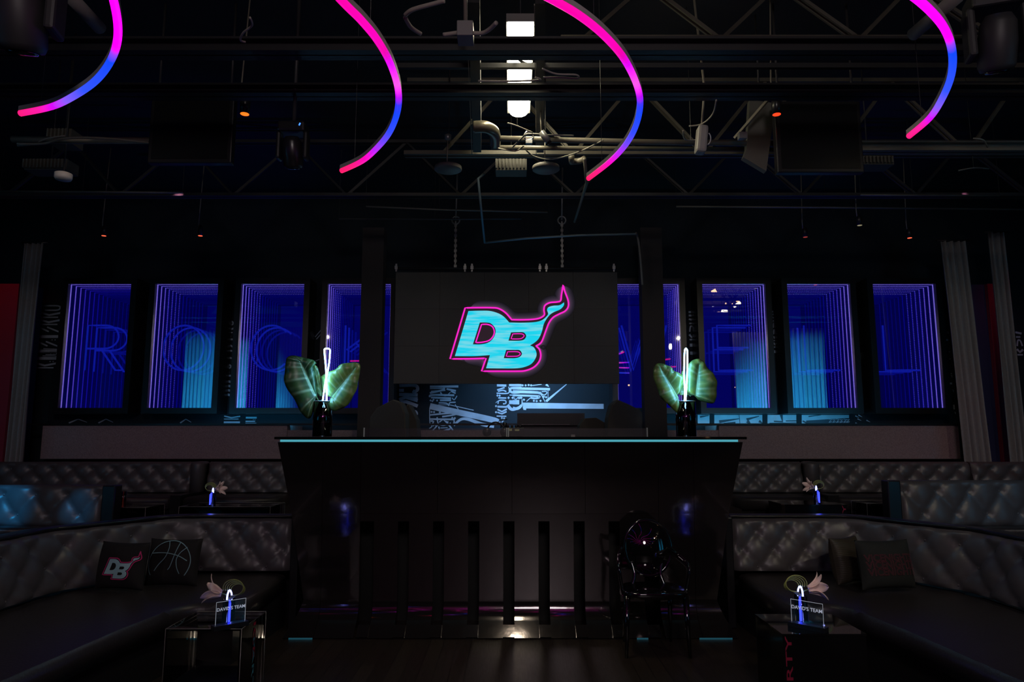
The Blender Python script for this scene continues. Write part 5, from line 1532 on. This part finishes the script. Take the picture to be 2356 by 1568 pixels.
MB().cbox(p + Vector((0, 0, -.05)), (.05, .03, .03)).build('clamp_bolt', mat('clamp_metal', (.35, .35, .36), .4, .7), t)
a = Q(1245, 303, 3.95); c = Q(1262, 325, 3.88)
t = thing('ceiling_camera', tuple(a), 'small shiny cylindrical camera angled down beside the clamp', 'camera')
MB().tube([a, c], .026, 14).build('camera_body', mat('camera_shell', (.4, .4, .38), .3, .5), t); MB().tube([c, c + (c - a).normalized() * .02], .018, 14).build('lens', GLOSSBLK, t)
MB().tube([a, a + Vector((0, .05, .2))], .006, 6).build('bracket', STEEL, t)

# hanging dark screens, projectors, moving heads
for (x0, x1, y0_, y1_, lab) in ((338, 540, 213, 374, 'dark hanging video screen, back turned, beside the orange-lit spot lamp'), (1790, 1978, 232, 396, 'dark hanging video screen by the red-orange lit spot lamp near the last arc')):
    yy = 5.15; a = P(x0, y1_, yy); c = P(x1, y0_, yy)
    t = thing('hanging_screen', ((a.x + c.x) / 2, yy, a.z), lab, 'screen')
    MB().box((a.x, yy, a.z), (c.x, yy + .07, c.z)).build('screen_case', mat('screen_case', (.012, .012, .014), .35), t, bevel=.008)
    MB().box((a.x + .03, yy - .006, a.z + .03), (c.x - .03, yy, c.z - .03)).build('screen_glass', mat('dark_glass', (.008, .009, .01), .25), t)
    for x in (a.x + .04, c.x - .04): MB().tube([(x, yy + .03, c.z), (x, yy + .03, 5.05)], .010, 8).build('drop_rod', DKSTEEL, t)
a = P(1722, 240, 5.3); b_ = P(1785, 385, 5.3)
t = thing('duct_section', tuple(a), 'tilted grey duct panel hanging beside the dark screen near the red-orange spot', 'panel')
MB().prism([(P(x, y, 5.2).x, P(x, y, 5.2).z) for x, y in ((1735, 215), (1785, 222), (1790, 262), (1774, 382), (1720, 350), (1728, 330))], lambda q: (q[0], 5.3, q[1]), lambda q: (q[0], 5.36, q[1])).build('panel_sheet', mat('grey_duct', (.10, .10, .085), .5), t)
MB().tube([(a.x + .1, 5.33, P(1735, 215, 5.2).z - .02), (a.x + .1, 5.33, 5.05)], .008, 6).build('hanger', DKSTEEL, t)
# small white projector
p = Q(1612, 340, 3.75)
t = thing('small_projector', tuple(p), 'small pale wall-wash projector hanging nose down with white cable loops', 'projector')
M = Matrix.Translation(p) @ Matrix.Rotation(.12, 4, 'Y')
MB().cbox((0, 0, 0), (.075, .10, .21), M=M @ Matrix.Translation((0, 0, .06))).build('projector_body', mat('off_white_shell', (.34, .33, .30), .45), t, bevel=.02)
MB().tube([tuple(M @ Vector((.03 + .025 * math.cos(a), -.055, .05 + .045 * math.sin(a)))) for a in [-1.3 + 2.6 * j / 10 for j in range(11)]], .004, 6).build('badge_arc', PAPER, t)
MB().tube([M @ Vector((0, .02, .16)), M @ Vector((.0, .05, .5)), (p.x, p.y + .05, 5.05)], .009, 8).build('yoke_rod', STEEL, t)
a = Q(1700, 340, 3.85)
t = thing('cable_coupler', tuple(a), 'little bright coupler at the foot of a slanting truss rod by the grey panel', 'coupler')
MB().bar(Q(1690, 318, 3.95), Q(1775, 220, 4.2), .02).build('slant_rod', STEEL, t); MB().cbox(Q(1708, 313, 3.93), (.06, .05, .05)).build('coupler_body', mat('clamp_metal', (.35, .35, .36), .4, .7), t)


def moving_head(px, py, z, label, s=1.0, rz=0.0, m=SATIN):
    p = Q(px, py, z); t = thing('moving_head_light', tuple(p), label, 'moving head light')
    R = Matrix.Translation(p) @ Matrix.Rotation(rz, 4, 'Z') @ Matrix.Scale(s, 4)
    b = MB(); b.cbox((0, 0, 0), (.30, .22, .12), M=R @ Matrix.Translation((0, 0, .42))); b.build('base_box', m, t, bevel=.015)
    for sx in (-1, 1): b = MB(); b.cbox((0, 0, 0), (.05, .14, .32), M=R @ Matrix.Translation((sx * .15, 0, .22))); b.build('yoke_arm', m, t, bevel=.015)
    b = MB(); b.lathe((0, 0, 0), [(.001, .18), (.07, .17), (.10, .12), (.11, 0), (.105, -.14), (.09, -.17), (.001, -.175)], 26); b.v = [tuple(R @ Matrix.Translation((0, 0, .15)) @ Matrix.Rotation(.35, 4, 'X') @ Vector(v)) for v in b.v]; b.build('head', m, t)
    b = MB(); b.lathe((0, 0, 0), [(.075, -.172), (.06, -.185), (.001, -.188)], 22); b.v = [tuple(R @ Matrix.Translation((0, 0, .15)) @ Matrix.Rotation(.35, 4, 'X') @ Vector(v)) for v in b.v]; b.build('lens', GLOSSBLK, t)
    b = MB(); b.tube([R @ Vector((0, 0, .47)), (p.x, p.y, 5.05)], .014, 8); b.build('clamp_rod', DKSTEEL, t)
    return t, R


MATTE = mat('matte_fixture', (.03, .03, .032), .5)
t, R = moving_head(2300, 150, 3.62, 'large moving head light washed magenta, beside the LED arc over the long steel beam', .85, -.3, MATTE)
MB().cbox((0, 0, 0), (.035, .004, .03), M=R @ Matrix.Translation((-.02, -.112, .42))).build('status_display', mat('blue_display', (0, 0, .1), .5, emit=(.05, .22, 1.0), es=2.0), t)
MB().cbox((0, 0, 0), (.02, .004, .012), M=R @ Matrix.Translation((-.08, -.112, .42))).build('button_row', mat('amber_button', (.3, .15, .03), .5, emit=(.4, .2, .02), es=.3), t)
moving_head(40, 100, 3.4, 'large moving head light in magenta gloom above the first LED arc tip', .95, .2, MATTE)
t, R = moving_head(672, 380, 3.5, 'small black moving head light with a blue indicator beside the orange spot lamp', .62, 0, SATIN)
MB().cbox((0, 0, 0), (.014, .004, .03), M=R @ Matrix.Translation((.10, -.112, .43)) @ Matrix.Rotation(.4, 4, 'Y')).build('status_display', mat('blue_display', (0, 0, .1), .5, emit=(.05, .22, 1.0), es=2.0), t)


def spot_lamp(px, py, y, col, es, label, s=1.0):
    p = P(px, py, y); t = thing('spot_lamp', tuple(p), label, 'spot lamp', 'small coloured ceiling spot lamps')
    MB().lathe(tuple(p), [(.034 * s, .0), (.036 * s, .10 * s), (.026 * s, .14 * s), (.012 * s, .16 * s)], 18).build('lamp_can', SATIN, t)
    MB().lathe((p.x, y, p.z - .001), [(.001, -.002), (.031 * s, -.001), (.031 * s, .003), (.001, .004)], 18).build('lamp_lens', mat('lens_%d' % (es * 10 + col[1] * 100), (.2, .05, .02), .4, emit=col, es=es), t)
    MB().tube([(p.x - .03 * s, y, p.z + .13 * s), (p.x - .035 * s, y, p.z + .22 * s), (p.x, y, 5.05)], .006, 6).build('stem', STEEL, t)


spot_lamp(563, 262, 4.9, (1.0, .16, .01), 1.6, 'spot lamp glowing orange between the dark hanging screen and the small moving head', 1.0)
spot_lamp(1787, 263, 5.0, (1.0, .045, .01), 1.6, 'spot lamp glowing red-orange at the corner of the dark hanging screen', .95)
spot_lamp(239, 542, 8.0, (1.0, .12, .05), 1.3, 'tiny orange spot lamp high above the letter R mirror', .8)
spot_lamp(461, 542, 8.0, (1.0, .12, .05), 1.3, 'tiny orange spot lamp high above the letter O mirror', .8)
spot_lamp(2093, 547, 8.0, (1.0, .12, .08), 1.3, 'tiny orange spot lamp high above the outermost mirror', .8)
spot_lamp(1853, 545, 8.0, (.25, .03, .02), 1.0, 'unlit tiny spot lamp high above the two L mirrors', .8)
spot_lamp(1978, 518, 7.6, (.4, .36, .2), .6, 'pale tiny spot lamp holder above the mirrors near the red-panel curtain', .8)
p = P(145, 414, 5.6)
t = thing('sensor_puck', tuple(p), 'white round smoke sensor puck under the ceiling beyond the first arc tip', 'sensor')
MB().lathe(tuple(p), [(.001, 0), (.058, .003), (.066, .02), (.066, .055), (.05, .062), (.001, .063)], 26).build('puck', mat('white_plastic', (.75, .68, .60), .5), t)
MB().tube([(p.x, 5.6, p.z + .06), (p.x, 5.6, 5.05)], .008, 6).build('stem', DKSTEEL, t)
spot('puck_light', (-2.6, 4.6, 4.6), tuple(p), 9, (1, .85, .75), 12, .5, .01)

# grilles and boxes on the deck, catching the lamp
for (x0, x1, y0_, y1_, yy, lab) in ((1140, 1212, 362, 388, 6.1, 'slatted grey ceiling grille below the lamp'), (1960, 2060, 355, 375, 5.9, 'finned grey heater grille under the steel beam'), (105, 160, 292, 325, 5.6, 'grey metal box on the pipe near the first arc tip'), (50, 150, 362, 387, 5.9, 'grey duct mouth above the white sensor puck')):
    a = P(x0, y1_, yy); c = P(x1, y0_, yy)
    t = thing('ceiling_grille', ((a.x + c.x) / 2, yy, a.z), lab, 'grille')
    b = MB(); b.box((a.x, yy + .03, a.z), (c.x, yy + .2, c.z)); b.build('grille_box', mat('grille_grey', (.10, .095, .075), .6), t)
    b = MB(); n = int((c.x - a.x) / .03)
    for k in range(n): b.box((a.x + (c.x - a.x) * k / n, yy, a.z + .01), (a.x + (c.x - a.x) * (k + .4) / n, yy + .03, c.z - .01))
    b.build('fins', mat('fin_grey', (.13, .125, .1), .5), t)
    MB().tube([((a.x + c.x) / 2, yy + .1, c.z), ((a.x + c.x) / 2, yy + .1, 5.05)], .006, 6).build('hanger', DKSTEEL, t)
# fat conduit arms at the top corners
for (x0, y0_, x1, y1_, z, lab) in ((2205, -10, 2100, 80, 3.9, 'fat grey clamp pipe crossing behind the last LED arc'), (160, -10, 230, 65, 3.9, 'fat grey pipe slanting down to the first LED arc')):
    a = Q(x0, y0_, z); c = Q(x1, y1_, z); o = MB().tube([a, c], .035, 14).build('fat_pipe', mat('grey_pipe', (.16, .155, .14), .5), None, org=a); tag(o, lab, 'pipe')

# warm bar lamps and a lit tube behind the camera: they show only in the mirrors
WARM = mat('warm_lamp', (.5, .3, .15), .5, emit=(1.0, .55, .26), es=3.5); WARMW = mat('warm_white_lamp', (.6, .6, .5), .5, emit=(1.0, .92, .70), es=4.5)


def mirrored(px, py, y):            # real place of what the mirror (at YM) shows at a pixel
    p = P(px, py, 2 * YM - y); return Vector((p.x, y, p.z))


def hung(name, px, py, px2, py2, y, r, m, label):
    a = mirrored(px, py, y); c = mirrored(px2, py2, y)
    t = thing(name, tuple(a), label, 'lamp', 'warm lamps behind the camera')
    MB().tube([a, c], r, 10).build('lamp_tube', m, t); MB().tube([(a.x, a.y, max(a.z, c.z)), (a.x, a.y, 5.05)], .006, 6).build('hanger', DKSTEEL, t)


for (a_, b2, c_, d_, r, m) in ((1640, 667, 1645, 676, .05, WARM), (1622, 730, 1640, 730, .055, WARM), (1643, 723, 1656, 722, .055, WARM), (1660, 718, 1672, 718, .06, WARMW), (1688, 705, 1702, 696, .035, WARMW),
                              (1638, 703, 1652, 702, .025, WARMW), (1694, 693, 1700, 692, .02, WARM), (1680, 700, 1684, 698, .02, WARM), (1668, 698, 1671, 698, .015, WARM), (1676, 740, 1703, 728, .018, WARMW),
                              (1540, 797, 1544, 797, .09, WARMW), (1457, 922, 1470, 925, .02, WARM), (1490, 1000, 1495, 1003, .02, WARM), (1445, 886, 1452, 885, .02, WARM), (1690, 890, 1691, 891, .01, WARM)):
    k = P(a_, b2, 1).z - H; y = max(-2.5, 2 * YM - 3.1 / k)
    if mirrored(a_, b2, y).z < 4.95 : hung('tube_lamp', a_, b2, c_, d_, y, r, m, 'warm lamp of the bar behind the camera, seen only in the mirrors')
